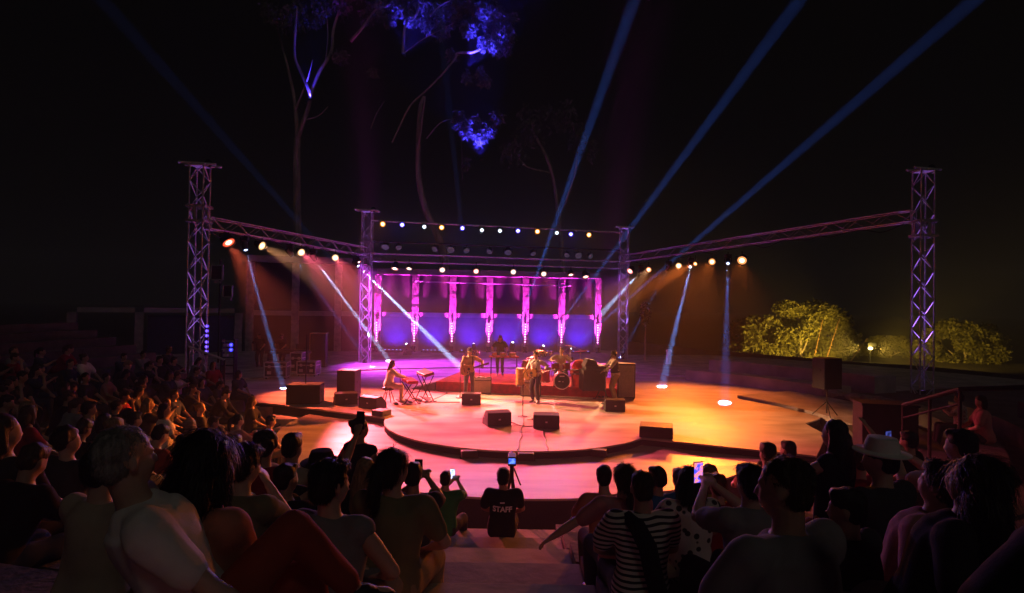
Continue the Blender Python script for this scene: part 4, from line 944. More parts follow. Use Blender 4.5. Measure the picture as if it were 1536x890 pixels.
def make_people():
    for p in PEOPLE:
        v = p['vox']; ks = p['k'] = {}
        ks['body'] = need('body', p['pose'], 0, v)
        if p['shirt']: ks['shirt'] = need('shirt', p['pose'], p['sleeve'], v)
        if p['trousers']: ks['trousers'] = need('trousers', p['pose'], p['tlen'], v)
        if p['hair']: ks['hair'] = need('hair', p['pose'], p['hair'], v * .8)
        if p['shoes']: ks['shoe0'] = need('shoe', p['pose'], 0, v); ks['shoe1'] = need('shoe', p['pose'], 1, v)
    dg = bpy.context.evaluated_depsgraph_get(); dg.update(); done = {}
    for k, o in CACHE.items():
        me = bpy.data.meshes.new_from_object(o.evaluated_get(dg)); me.name = k[0]; n = [v.normal.copy() for v in me.vertices]
        if k[0] in ('shirt', 'trousers', 'hair'):
            a, fq = {'shirt': (.022, 8), 'trousers': (.018, 7), 'hair': (.010, 30)}[k[0]]
            for v, nn in zip(me.vertices, n):
                c = v.co; v.co = c + nn * a * (noise.noise(Vector((c.x * fq, c.y * fq, c.z * fq * (.45 if k[0] != 'hair' else .35)))) + (.38 if k[0] != 'hair' else -.1))
        for pl in me.polygons: pl.use_smooth = True
        if k[0] == 'hair' and k[3] < .0112: me = strands(me, k[2])
        me.materials.clear(); done[k] = me
    for o in list(CACHE.values()): m_ = o.data; bpy.data.objects.remove(o); bpy.data.meshes.remove(m_)
    bpy.data.collections.remove(TMP)
    for p in PEOPLE:
        t = thing('person', p['label'], 'person', p['pos'], p['rz'], p['group']); t.scale = (p['scale'],) * 3; k = p['k']; p['obj'] = t
        link('body', done[k['body']], p['skin'], t)
        if 'shirt' in k: p['shirt_obj'] = link('shirt', done[k['shirt']], p['shirt'], t)
        if 'trousers' in k: link('trousers' if p['tlen'] != 'skirt' else 'skirt', done[k['trousers']], p['trousers'], t)
        if 'hair' in k: link('hair', done[k['hair']], p['hairm'], t)
        for q in ('shoe0', 'shoe1'):
            if q in k: link('shoe', done[k[q]], p['shoes'], t)
        s = rig(POSES[p['pose']])
        if p['hat']: hat_mb(POSES[p['pose']], p['hat']).build('hat', p['hatm'], t, True)
        if p['eyes']:
            for sx in (-1, 1): MB().ell(s['HM'] @ Vector((sx * .031, .079, -.004)), (.011, .009, .008), s['HM'].to_3x3(), 8, 6).build('eye', M_EYE, t, True)
            MB().ell(s['HM'] @ Vector((0, .095, -.066)), (.022, .005, .005), s['HM'].to_3x3(), 8, 6).build('mouth', M_LIP, t, True)
        if p['extra']: p['extra'](t, s, p)
M_EYE = mat('eye', (.02, .015, .012), .2); M_LIP = mat('lips', (.3, .12, .1), .6)
def cloth(name, col, **k): return mat('cloth_' + name, col, .92, 0, .12, 7, .12, 150, .2, **k)
SK = [mat('skin_light', (.55, .36, .27), .5, 0, .1, 9, .08, 120), mat('skin_tan', (.42, .26, .18), .5, 0, .1, 9, .08, 120), mat('skin_brown', (.27, .15, .1), .5, 0, .1, 9, .08, 120)]
def hairmat(n, c): return mat('hair_' + n, c, .5, 0, .45, 60, .5, 90, .4, (1, 1, .15))
HK, HB, HG, HY, HR = hairmat('black', (.012, .010, .009)), hairmat('brown', (.05, .028, .016)), hairmat('grey', (.28, .26, .25)), hairmat('fair', (.25, .16, .08)), hairmat('red', (.14, .03, .015))
SHK = mat('shoe_black', (.02, .02, .02), .5); SHW = mat('shoe_white', (.55, .53, .5), .6)
def stripes(name, a, b, sc):
    m = cloth(name, a); N = m.node_tree.nodes; L = m.node_tree.links; tc = N.new('ShaderNodeTexCoord'); w = N.new('ShaderNodeTexWave'); w.bands_direction = 'Z'; w.inputs['Scale'].default_value = sc; w.inputs['Distortion'].default_value = .6; w.inputs['Detail'].default_value = 1
    L.new(tc.outputs['Object'], w.inputs[0]); r = N.new('ShaderNodeValToRGB'); r.color_ramp.elements[0].position = .38; r.color_ramp.elements[1].position = .46; r.color_ramp.elements[0].color = (*b, 1); r.color_ramp.elements[1].color = (*a, 1)
    L.new(w.outputs[0], r.inputs[0]); L.new(r.outputs[0], N['Principled BSDF'].inputs['Base Color']); return m
def blotch(name, a, b, sc):
    m = cloth(name, a); N = m.node_tree.nodes; L = m.node_tree.links; tc = N.new('ShaderNodeTexCoord'); w = N.new('ShaderNodeTexVoronoi'); w.inputs['Scale'].default_value = sc
    L.new(tc.outputs['Object'], w.inputs[0]); r = N.new('ShaderNodeValToRGB'); r.color_ramp.elements[0].position = .3; r.color_ramp.elements[1].position = .36; r.color_ramp.elements[0].color = (*b, 1); r.color_ramp.elements[1].color = (*a, 1)
    L.new(w.outputs[0], r.inputs[0]); L.new(r.outputs[0], N['Principled BSDF'].inputs['Base Color']); return m
CW = cloth('white', (.80, .78, .74)); CP = cloth('pale', (.55, .5, .42)); CBK = cloth('black', (.014, .014, .016)); CDK = cloth('charcoal', (.045, .045, .05)); CGY = cloth('grey', (.22, .22, .23)); CJN = cloth('denim', (.03, .045, .08)); CRD = cloth('brick', (.30, .06, .035)); CKH = cloth('khaki', (.34, .27, .16)); COL_ = cloth('olive', (.20, .19, .10)); CGR = cloth('green', (.04, .22, .07)); CBL = cloth('blue', (.03, .12, .3)); CTL = cloth('mint', (.25, .4, .3)); CPK = cloth('rose', (.5, .22, .22)); CRO = cloth('crimson', (.28, .02, .03)); CBG = cloth('beige', (.42, .36, .27)); CCR = cloth('coral', (.5, .2, .13)); CYL = cloth('ochre', (.38, .3, .06))
CST = stripes('striped', (.6, .57, .5), (.03, .03, .035), 9); CBT = blotch('patterned', (.6, .58, .54), (.05, .05, .05), 14); CFL = blotch('floral', (.5, .4, .36), (.3, .1, .1), 20)

PM = None
# ------------------------------------------------------------------ the band
def guitar_for(label):
    def f(t, s, p):
        g = thing('acoustic_guitar', label, 'guitar', t.location, p['rz'], 'acoustic guitars'); g.scale = t.scale
        ax = (Vector((-.44, .25, 1.13)) - Vector((.10, .20, .97))).normalized(); m = frame((.10, .215, .99), (0, 1, .08), ax)
        half = [(-.25, .0), (-.24, .09), (-.19, .165), (-.12, .195), (-.04, .17), (.03, .13), (.09, .125), (.16, .145), (.21, .13), (.245, .07)]
        out = half + [(.25, 0)] + [(x, -y) for x, y in reversed(half[1:])]
        for nm, mb, mt in (('body', MB().prism(out, -.05, .05), M_WOODG), ('sound_hole', MB().lathe([(.05, .0505), (.05, .053)], 18, Matrix.Translation((.06, 0, 0))), M_BLACK), ('bridge', MB().box((-.1, 0, .056), (.03, .16, .012)), M_WOODD),
                           ('neck', MB().box((.44, 0, .045), (.42, .05, .025)), M_WOODD), ('headstock', MB().box((.72, 0, .04), (.15, .075, .02)), M_WOODD), ('pickguard', MB().prism([(-.02, -.06), (.08, -.07), (.06, -.12), (-.05, -.14)], .0505, .053), M_BLACK)):
            mb.build(nm, mt, g, bevel=.008 if nm == 'body' else 0).matrix_local = m
        sh = s['sh'][0]; MB().tube([m @ Vector((-.24, 0, 0)), Vector((.16, -.10, 1.15)), Vector((.02, -.13, 1.36)), sh + Vector((.06, -.02, .08)), sh + Vector((.07, .12, .0)), m @ Vector((.22, .06, 0))], .018, 6).build('strap', M_BLACK, g)
    return f
def stageface(dx, dy): return face((dx, dy))
person('guitarist in a dark cap and cream shirt behind the left monitor', (at(704, 560, 21.3).x, 21.3, 0), stageface(.15, -1), 'guitar', SK[1], cloth('cream', (.66, .52, .28)), 'long', CDK, hair='short', hairm=HK, shoes=SHK, scale=1.0, group='musicians on the stage', hat='cap', hatm=CJN, vox=.014, eyes=True, extra=guitar_for('honey coloured acoustic guitar held by the man in the cap'))
person('singer with dark curly hair and white shirt at the centre of the stage', (at(804, 560, 20.3).x, 20.3, 0), stageface(-.55, -1), 'guitar', SK[0], CW, 'long', CDK, hair='curly', hairm=HK, shoes=SHW, scale=1.0, group='musicians on the stage', vox=.014, eyes=True, extra=guitar_for('honey coloured acoustic guitar held by the singer in white'))
person('seated woman in white playing the red keyboards at the left', kp + Vector((.0, .12, .50)), stageface(1, .28), 'keys_sit', SK[1], CW, 'long', CP, hair='long', hairm=HK, shoes=SHW, scale=1.0, group='musicians on the stage', vox=.014, eyes=True)
person('standing keyboard player in a dark vest and khaki trousers at the right', (at(923, 560, 20.9).x, 20.9, 0), stageface(-1, -.1), 'keys_stand', SK[1], CP, 'long', CKH, hair='curly', hairm=HK, shoes=SHK, scale=1.0, group='musicians on the stage', vox=.014, eyes=True,
       extra=lambda t, s, p: loft_part(t, s))
def loft_part(t, s):
    mb = MB(); loft(mb, [(s['H'] + s['U'] * u + s['Fw'] * o, s['X'], s['Fw'], rx * 1.03 + .026, ry * 1.03 + .03) for u, rx, ry, o in TORSO if .04 <= u <= .46]); mb.build('vest', CDK, t, True)
person('long-haired percussionist in black bending over the percussion table', (at(750, 545, 25.1).x, 25.1, RZ), stageface(0, -1), 'percuss', SK[0], CBK, 'short', CJN, hair='long', hairm=HR, shoes=SHK, scale=.98, group='musicians on the stage', vox=.014, eyes=True)
person('drummer in a pale shirt sitting behind the drum kit', (dk.x + .08, dk.y + .95, RZ + .5), stageface(-.1, -1), 'drum', SK[0], CP, 'short', CDK, hair='cropped', hairm=HB, shoes=SHK, scale=1.0, group='musicians on the stage', vox=.014, eyes=True)
t = thing('drum_stool', 'round black stool under the drummer', 'stool', (dk.x + .08, dk.y + .95, RZ), 0)
MB().lathe([(.15, .42), (.18, .44), (.17, .49), (.02, .50)], 16).build('seat', M_BLACK, t, True)
for k in range(3): a = k * 2.09; MB().tube([(0, 0, .40), (.24 * math.cos(a), .24 * math.sin(a), .01)], .014, 6).build('leg', M_CHROME, t)
for px, lab, sx in ((390, 'crew member in black at the mixing desk, left one', .1), (425, 'crew member in black at the mixing desk, right one lit blue', -.2)):
    person(lab, (at(px, 520, dp0.y + .65).x, dp0.y + .65, 0), stageface(sx, -1), 'desk', SK[1], CBK, 'short', CDK, hair='short', hairm=HK, shoes=SHK, group='crew behind the flight cases', eyes=True)

# ------------------------------------------------------------------ the audience
def phone(label, bright=True, col=((.05, .1, .8), (1, .3, .25)), st=1.5, tilt=0.):
    def f(t, s, p):
        i = 1; w = s['arm'][1][2]; w0 = s['arm'][0][2]; two = (w - w0).length < .25
        c = ((w + w0) / 2 if two else w) + (w - s['arm'][1][1]).normalized() * .1
        g = thing('smartphone', label, 'phone', t.matrix_basis @ (c + Vector((0, .0, .03))), p['rz'], 'raised phones'); g.scale = t.scale
        cs = MB().box((0, 0, 0), (.078, .010, .155)).build('case', M_BLACK, g, bevel=.004)
        MB().box((0, -.0062, 0), (.070, .002, .142)).build('screen', screen_mat('phone%.1f%.1f' % (col[0][2], st), *col, st) if bright else M_BLACK, cs)
    return f
def aud(label, px, py, d, pose, skin, shirt, sleeve, trousers, tlen='long', hair='short', hairm=HK, turn=0., group='seated audience', k=None, dz=0., **kw):
    hp = at(px, py, d); r = math.hypot(hp.x - C[0], hp.y - C[1]); kk = round((r - R0) / DR) if k is None else k
    pz = POSES[pose]; s = rig(pz); top = (s['HM'] @ Vector((0, -.02, .128))); 
    rr = max(R0 + DR * kk - .22, min(R0 + DR * kk + .22, r)); u = Vector((hp.x - C[0], hp.y - C[1], 0)).normalized()
    q = Vector((C[0], C[1], 0)) + u * rr
    if abs(rr - r) > .01:      # keep the line of sight: slide along it to that radius
        best = None
        for i in range(-60, 61):
            dd = d + i * .02
            if dd < .8: continue
            h2 = at(px, py, dd); e = abs(math.hypot(h2.x - C[0], h2.y - C[1]) - rr)
            if best is None or e < best[0]: best = (e, h2)
        hp = best[1]; q = Vector((hp.x, hp.y, 0))
    else: q = Vector((hp.x, hp.y, 0))
    base = rowz(kk) + .004 if pz['mode'] == 'sit' else rowz(kk) - .42 + .004
    base += dz
    sc = max(.86, min(1.12, (hp.z - base) / top.z)) if 'scale' not in kw else kw.pop('scale')
    f = Vector((C[0] - q.x, C[1] - q.y, 0)).normalized(); f = Matrix.Rotation(turn, 3, 'Z') @ f
    pos = q - f * top.y * sc * .8; pos.z = base
    DBG.append((label[:40], round(hp.y, 2), kk, round((hp.z - base) / top.z, 2)))
    person(label, pos, face(f), pose, skin, shirt, sleeve, trousers, tlen, hair, hairm, scale=sc, group=group, **kw)
DBG = []
POSES['cross'].update(lean=-.42, foot=((-.12, .52, -.32), (.02, .60, .06)), knee=((-.1, 1, .8), (0, .3, 1)), head=(.35, 0), hand=((-.36, .05, .06), (.33, .22, .1)))
watch = lambda t, s, p: MB().lathe([(.038, -.014), (.038, .014)], 12, frame(s['arm'][1][2] - (s['arm'][1][2] - s['arm'][1][1]).normalized() * .02, s['arm'][1][2] - s['arm'][1][1])).build('wrist_watch', M_BLACK, t)
PM = len(PEOPLE)
aud('grey-haired man in white t-shirt and rust trousers with one knee up, lower left', 203, 637, 1.98, 'cross', SK[0], CW, 'short', CRD, hair='cropped', hairm=HG, turn=-.85, vox=.0095, shoes=SHK, k=6, dz=.16, extra=watch)
aud('person in beige shirt mostly hidden behind the grey-haired man', 150, 672, 2.9, 'rest', SK[0], CBG, 'short', CDK, hair='short', hairm=HK, turn=-.2, k=5)
aud('woman with long black hair right of the grey-haired man', 300, 648, 2.35, 'hug_knees', SK[1], CCR, 'short', COL_, hair='long', turn=-.35, vox=.012, k=6)
aud('man in olive t-shirt resting his chin on his hand', 362, 667, 3.3, 'chin', SK[0], COL_, 'short', CDK, turn=-.2, vox=.013)
aud('short-haired person in a grey sleeveless top above the raised rust knee', 495, 691, 2.85, 'rest_right', SK[0], CGY, 'none', CGY, 'skirt', hair='short', turn=-.15, vox=.012)
aud('woman with dark tied hair in an olive top near the aisle', 590, 674, 3.8, 'rest_right', SK[0], COL_, 'short', CKH, hair='pony', turn=-.1, vox=.013)
aud('woman with long fair hair in front of the olive top', 548, 687, 4.5, 'rest', SK[0], CBK, 'short', CDK, hair='long', hairm=HY)
aud('dark-haired person beside the aisle, half hidden, holding a dark phone', 620, 694, 4.9, 'phone', SK[1], CDK, 'short', CDK, extra=phone('dark phone held up near the aisle at the left', False))
aud('person in beige raising the right arm with a phone, against the orange floor', 437, 650, 5.4, 'raise_right', SK[1], CBG, 'short', CDK, turn=-.1, extra=phone('dark phone in a raised hand against the orange floor', False))
aud('person in a wide black hat in the left seats', 482, 680, 4.6, 'rest', SK[1], CBK, 'short', CDK, hat='brim', hatm=CBK)
aud('dark-haired person looking at a small lit phone in the left seats', 428, 696, 4.1, 'phone', SK[1], CBK, 'short', CDK, turn=-.5, extra=phone('small white lit phone in the left seats', True, ((.02, .02, .03), (.8, .9, 1)), 1.2))
aud('person with dark curly hair in the left seats', 395, 648, 5.3, 'rest_left', SK[1], CRO, 'short', CDK, hair='curly', turn=-.2)
aud('woman with a hair bun in a black dress standing in the left seats', 540, 627, 6.2, 'stand_bag', SK[1], CBK, 'none', CBK, 'skirt', hair='bun', turn=-.35, k=2)
aud('person in a green t-shirt filming with a lit phone beside the aisle', 668, 731, 7.2, 'phone', SK[0], CGR, 'short', CDK, turn=-.15, k=0, extra=phone('bright lit phone held by the person in green', True, ((.2, .3, .9), (.8, .85, 1)), 2.2))
def staff_text(t, s, p):
    sh = p['shirt_obj'].data; bv = BVHTree.FromPolygons([v.co for v in sh.vertices], [tuple(f.vertices) for f in sh.polygons])
    cu = bpy.data.curves.new('txt', 'FONT'); cu.body = 'STAFF'; cu.size = .095; cu.align_x = 'CENTER'; cu.offset = .0035; tmp = bpy.data.objects.new('txt', cu); COL.objects.link(tmp)
    me = bpy.data.meshes.new_from_object(tmp.evaluated_get(bpy.context.evaluated_depsgraph_get())); bpy.data.objects.remove(tmp)
    bm = bmesh.new(); bm.from_mesh(me); bmesh.ops.triangulate(bm, faces=bm.faces)
    for _ in range(2): bmesh.ops.subdivide_edges(bm, edges=[e for e in bm.edges if e.calc_length() > .02], cuts=1)
    bmesh.ops.create_grid(bm, x_segments=6, y_segments=1, size=.5, matrix=Matrix.Translation((0, .115, 0)) @ Matrix.Diagonal((.06, .018, 1, 1)))
    for v in bm.verts:
        x, z = v.co.x, v.co.y + .36; h = bv.ray_cast(Vector((x, -1, z)), Vector((0, 1, 0)))
        y = (h[0].y if h[0] else -.12) - .006; v.co = (x, y, z)
    bm.to_mesh(me); bm.free(); me.materials.clear(); link('back_lettering', me, mat('print_white', (.8, .8, .8), .8), t)
aud('crew member in a black STAFF t-shirt sitting on the aisle edge', 755, 703, 7.35, 'rest', SK[1], CBK, 'short', CBK, hair='short', k=0, vox=.013, extra=staff_text)
# left block, further rows
far = [(337, 577, 16.2, 'forward', CBK, 'dark', 'on the lowest left bench, hunched forward'), (378, 573, 16.2, 'rest', CBK, 'black', 'next to the hunched one on the lowest left bench'), (404, 603, 14.2, 'hug_knees', CRO, 'crimson', 'nearest the side steps of the stage'),
       (300, 588, 13.6, 'rest_right', CDK, 'charcoal', 'below the left truss tower'), (266, 558, 17., 'clap', CP, 'pale', 'left of the foot of the left tower'), (318, 613, 11.4, 'chin', CCR, 'coral', 'in the left block under the handrail'),
       (356, 605, 12.6, 'clap', CPK, 'rose', 'clapping near the stage steps'), (283, 622, 9.4, 'rest', CDK, 'charcoal', 'bald, in the left block'), (246, 602, 12., 'rest_right', CW, 'white', 'in the left block below the low wall'),
       (352, 632, 8.2, 'rest_left', CGY, 'grey', 'looking sideways in the left block'), (308, 640, 7., 'rest', CBK, 'black', 'behind the long haired woman'), (222, 582, 13.6, 'phone', CDK, 'charcoal', 'holding hands up in the left block'), (238, 628, 8., 'forward', CRD, 'brick', 'leaning forward above the grey head'),
       (126, 530, 15.8, 'rest', CW, 'white', 'high in the far left rows'), (160, 560, 14., 'rest_right', CPK, 'rose', 'far left below the low wall frame'), (190, 541, 16.4, 'forward', CDK, 'charcoal', 'far left beside the wall pillar'), (60, 546, 14., 'clap', CDK, 'dark', 'far left rows clapping'),
       (20, 520, 15., 'rest', CGY, 'grey', 'at the upper left edge'), (95, 572, 12., 'rest_left', CBK, 'black', 'far left, middle rows'), (40, 602, 9., 'rest_right', CBK, 'black', 'far left, half way down'), (132, 602, 10.4, 'rest', CDK, 'charcoal', 'left rows above the grey head'),
       (4, 606, 4.5, 'rest_right', CDK, 'charcoal', 'cut off by the left picture edge'), (200, 603, 9.8, 'clap', CGY, 'grey', 'left rows clapping above the grey head'), (172, 626, 7.5, 'rest', CBK, 'black', 'left rows just above the grey head'), (100, 642, 5.5, 'rest_right', CDK, 'charcoal', 'left rows left of the grey head'), (45, 668, 4., 'forward', CBK, 'black', 'dark figure low at the left edge')]
HS = ['short', 'long', 'short', 'bun', 'curly', 'short', 'pony', 'cropped', 'bob', 'short']
for i, (px, py, d, ps, m, cn, w) in enumerate(far):
    aud('person in %s, %s' % (cn, w), px, py, d, ps, SK[i % 3 if i % 3 < 2 else 1], m, 'short' if i % 6 else 'long', (CDK, CJN, CKH)[i % 3], 'long' if i % 3 else 'shorts', HS[i % 10] if 'bald' not in w else None, (HK, HB, HK, HY)[i % 4], group='audience in the left block', vox=.019)
rgc = random.Random(21); used_ = [(q_['pos'].x, q_['pos'].y) for q_ in PEOPLE]; nf = 0
for _ in range(900):
    if nf >= 46: break
    kk = rgc.randint(-1, 8); a = R(rgc.uniform(-192, -118)); r = R0 + DR * kk; x, y = cpt(r, a)
    if kk < 0 and a > R(-142): continue
    if y < 2.6 or any(math.hypot(x - u, y - v) < .62 for u, v in used_): continue
    v_ = CM.transposed() @ (Vector((x, y, rowz(kk) + .6)) - EYE); u_ = PW / 2 + F * v_.x / -v_.z
    w_ = PH / 2 - F * v_.y / -v_.z
    if v_.z > 0 or u_ < -20 or u_ > 470 or w_ < 528 + max(0, 60 - abs(u_ - 130)) * .2: continue
    used_.append((x, y)); nf += 1; f = Matrix.Rotation(rgc.uniform(-.3, .3), 3, 'Z') @ Vector((C[0] - x, C[1] - y, 0))
    person('dim figure among the seated crowd in the left block', (x, y, rowz(kk) + .004), face(f), rgc.choice(['rest', 'rest_left', 'rest_right', 'forward', 'chin', 'clap', 'hug_knees']), SK[rgc.choice((1, 1, 2))], rgc.choice((CBK, CDK, CDK, CGY, CRO, CJN)), 'short', rgc.choice((CDK, CJN)), 'long', rgc.choice(['short', 'short', 'long', 'bob', 'pony']), rgc.choice((HK, HK, HB)), scale=rgc.uniform(.9, 1.05), group='dim crowd in the left block', vox=.019)
# right block
G = 'audience in the right block'
aud('child with dark hair in a coral top leaning by the aisle', 907, 724, 5.3, 'chin', SK[0], CCR, 'short', CDK, hair='short', group=G)
aud('person with long brown hair in rose stretching an arm along the bench', 936, 710, 4.4, 'arm_out', SK[0], CPK, 'short', CDK, hair='pony', hairm=HB, turn=.1, group=G, vox=.013, k=4)
def strap(t, s, p):
    mb = MB(); pts = [s['H'] + s['U'] * u + s['X'] * x - s['Fw'] * y for x, u, y in ((-.10, .49, .02), (-.06, .46, .115), (.0, .34, .15), (.03, .2, .15), (.07, .04, .165), (.1, -.06, .16))]
    mb.tube(pts, [.05, .055, .06, .06, .06, .05], 8); mb.build('shoulder_bag_strap', CBK, t, True)
aud('cropped-haired man in a striped t-shirt with a dark bag on his back', 964, 706, 3.7, 'rest', SK[1], CST, 'short', CDK, hair='cropped', hairm=HB, group=G, vox=.0125, extra=strap)
aud('dark-haired person in blue in front of the striped man', 986, 714, 5.1, 'rest_left', SK[1], CBL, 'short', CDK, group=G)
aud('dark-haired person in mint green in the lower right seats', 1020, 703, 5.8, 'rest', SK[0], CTL, 'short', CDK, group=G)
aud('black-haired woman in a patterned pale t-shirt', 1036, 715, 4.2, 'rest', SK[0], CBT, 'short', CDK, hair='bob', group=G, vox=.0125)
aud('fair-haired person beyond the patterned t-shirt', 1066, 700, 5.2, 'rest_right', SK[0], CYL, 'none', CDK, hair='bob', hairm=HY, group=G)
aud('person in crimson beside the lit phone', 1078, 716, 4.9, 'rest', SK[0], CRO, 'short', CDK, hair='short', hairm=HR, group=G)
aud('dark-haired person filming the show on a bright colourful phone', 1127, 713, 3.35, 'phone', SK[0], CGY, 'short', CDK, turn=.25, group=G, vox=.0125, extra=phone('phone showing a bright blue and pink picture of the stage', True, ((.05, .08, .9), (1, .25, .2)), 1.6))
aud('shaven-headed man in a grey t-shirt, large in the right foreground', 1184, 685, 2.15, 'rest_left', SK[1], CGY, 'short', CKH, hair='cropped', hairm=HB, turn=.35, group=G, vox=.0105, k=6)
aud('person in coral clapping at the right edge of the floor', 1153, 664, 7.2, 'clap', SK[0], CCR, 'short', CDK, group=G)
aud('dark-haired person in a pale shirt, lowest of the right seats', 1184, 645, 8.4, 'rest', SK[1], CP, 'short', CDK, turn=.2, group=G)
aud('woman in black top and ochre shorts standing with hands together', 1254, 630, 4.3, 'stand_clap', SK[0], CBK, 'none', CYL, 'shorts', hair='long', turn=.45, group=G, k=4)
aud('man in a white brimmed hat and dark shirt in the right seats', 1325, 662, 4.1, 'rest_left', SK[0], CDK, 'short', CRO, hair='short', hat='brim', hatm=CW, turn=.2, group=G)
aud('dark-haired man in black reaching forward near the railing', 1366, 632, 8.0, 'raise_left', SK[0], CBK, 'short', CDK, turn=.1, group=G)
aud('person in a pale floral shirt below the railing, left of two', 1440, 590, 12.2, 'clap', SK[0], CFL, 'short', CDK, group=G)
aud('person in a rose shirt below the railing, right of two', 1473, 593, 12.0, 'rest_left', SK[0], CPK, 'short', CDK, hair='bob', group=G)
aud('person in a floral top holding a dim blue phone in the right seats', 1444, 644, 4.6, 'phone', SK[0], CFL, 'short', CDK, hair='short', turn=.25, group=G, extra=phone('dim blue lit phone in the upper right seats', True, ((.02, .03, .15), (.1, .12, .6)), .6))
aud('person in a pale rose shirt leaning back in the right seats', 1408, 692, 3.1, 'recline', SK[0], CPK, 'short', CP, hair='short', turn=.5, group=G, vox=.013)
aud('dark long-haired figure in black filling the lower right corner', 1458, 682, 2.45, 'recline', SK[1], CBK, 'short', CP, hair='long', turn=.65, group=G, vox=.0125, k=6)
aud('near spectator in profile cut off by the right picture edge', 1650, 545, 1.45, 'rest', SK[0], CBK, 'short', CDK, hair='short', turn=.5, group=G, vox=.0105, k=7)
aud('person in dark clothes with hands up between hat and standing woman', 1290, 672, 5.4, 'clap', SK[0], CRO, 'short', CDK, hair='short', hairm=HB, turn=.2, group=G)
aud('person in charcoal sitting right of the shaven-headed man', 1275, 740, 2.9, 'rest_left', SK[1], CDK, 'short', CYL, 'shorts', hair='short', turn=.4, group=G)
make_people()
# bags, cushions in the near seats
mp = PEOPLE[PM]['pos']; o = MB().box((0, 0, 0), (.62, .5, .15)).build('folded_blanket', CGY, None, bevel=.05); o.location = (mp.x, mp.y, mp.z - .083); o.rotation_euler = (0, 0, PEOPLE[PM]['rz']); tag(o, 'folded grey blanket under the grey-haired man', 'blanket')
def pillow(label, p, rz, d, m, cat='cushion'):
    t = MB(); n = 10
    v = []; f = []
    for j in range(n + 1):
        for i in range(n + 1):
            x, y = i / n * 2 - 1, j / n * 2 - 1; e = (1 - x ** 4) * (1 - y ** 4); pin = 1 - .10 * (1 - abs(x)) * abs(y) - .1 * (1 - abs(y)) * abs(x)
            for s in (1,): v.append((x * d[0] / 2 * pin, y * d[1] / 2 * pin, d[2] / 2 * (e ** .5) + .012 * noise.noise(Vector((x * 3, y * 3, label.__len__())))))
    k = len(v); v += [(x, y, -z * (1. if d[2] > .3 else .6)) for x, y, z in v]
    for j in range(n):
        for i in range(n):
            a = j * (n + 1) + i; f += [(a, a + 1, a + n + 2, a + n + 1), (k + a, k + a + n + 1, k + a + n + 2, k + a + 1)]
    o = MB().add(v, f).build('cushion', m, None, True); return o
o = pillow('pale', None, 0, (.54, .48, .44), M_CUSH); o.location = at(60, 975, 1.25); o.location.z = rowz(7) + .22; o.rotation_euler = (.06, .1, .3); tag(o, 'plump pale cushion in the lower left corner', 'cushion')
o = pillow('tan', None, 0, (.45, .4, .12), CBG); o.location = (1.15, C[1] - 13.1, rowz(4) + .07); o.rotation_euler = (0, 0, .3); tag(o, 'tan cushion on the bench near the striped man', 'cushion')
t = thing('tote_bag', 'pale patterned bag on the step beside the aisle at the left', 'bag', (-1.28, 4.3, rowz(3) - .02), .3)
MB().prism([(-.16, -.09), (.16, -.09), (.16, .09), (-.16, .09)], 0, .3).build('pouch', CBT, t, bevel=.04); MB().tube([(-.1, 0, .3), (-.07, 0, .42), (.07, 0, .42), (.1, 0, .3)], .012, 6).build('handle', CKH, t)

# ------------------------------------------------------------------ trees
def leaves(mb, c, r, n, rg, L=.3, w=.07, droop=.6, shell=.45):
    for _ in range(n):
        while True:
            q = Vector((rg.uniform(-1, 1), rg.uniform(-1, 1), rg.uniform(-1, 1)))
            if shell < q.length < 1 or (q.length < 1 and rg.random() < .25): break
        p = Vector(c) + Vector((q.x * r[0], q.y * r[1], q.z * r[2]))
        d = Vector((rg.uniform(-1, 1), rg.uniform(-1, 1), rg.uniform(-1, 1) - droop)).normalized(); s = d.orthogonal().normalized(); s = Matrix.Rotation(rg.uniform(0, 6.28), 3, d) @ s
        l = L * rg.uniform(.6, 1.3); ww = w * rg.uniform(.7, 1.3)
        mb.add([p, p + d * l * .5 + s * ww, p + d * l, p + d * l * .5 - s * ww], [(0, 1, 2, 3)])
def limb(t, pts, Y, r0, r1, name='limb', m=M_BARK, dy=0.):
    P = []; rg = random.Random(int(pts[0][0] * 7 + pts[-1][1]))
    for i, (x, y) in enumerate(pts):
        q = at(x, y, Y + dy * i / max(1, len(pts) - 1)); P.append(q - t.location)
    Q = []
    for i in range(len(P) - 1):
        for k in range(4):
            u = k / 4; a = P[max(i - 1, 0)]; b = P[i]; c = P[i + 1]; d = P[min(i + 2, len(P) - 1)]
            Q.append(.5 * ((2 * b) + (c - a) * u + (2 * a - 5 * b + 4 * c - d) * u * u + (3 * b - a - 3 * c + d) * u ** 3))
    Q.append(P[-1]); n = len(Q)
    MB().tube(Q, [r0 + (r1 - r0) * i / (n - 1) for i in range(n)], 8).build(name, m, t, True)
def gum(label, base, Y, limbs, clumps, seed):
    b = at(*base, Y); b.z = -1.3; t = thing('gum_tree', label, 'tree', b, 0, 'gum trees behind the stage'); rg = random.Random(seed)
    for i, (pts, r0, r1, dy) in enumerate(limbs): limb(t, pts, Y, r0, r1, 'trunk' if i == 0 else 'limb', M_BARK, dy)
    mb = MB()
    for x, y, r, n, dy in clumps:
        c = at(x, y, Y + dy) - t.location; q = r * Y / F
        for k in range(5):
            o = Vector((rg.uniform(-.6, .6), rg.uniform(-.6, .6), rg.uniform(-.6, .6))) * q; leaves(mb, c + o, (q * .55, q * .55, q * .7), n // 4, rg, .42, .07, .9, .3)
        mb.tube([c + Vector((0, 0, -q)), c, c + Vector((rg.uniform(-.4, .4) * q, 0, q * .8))], [.03, .02, .008], 5)
    mb.build('crown', M_LEAF, t)
    return t
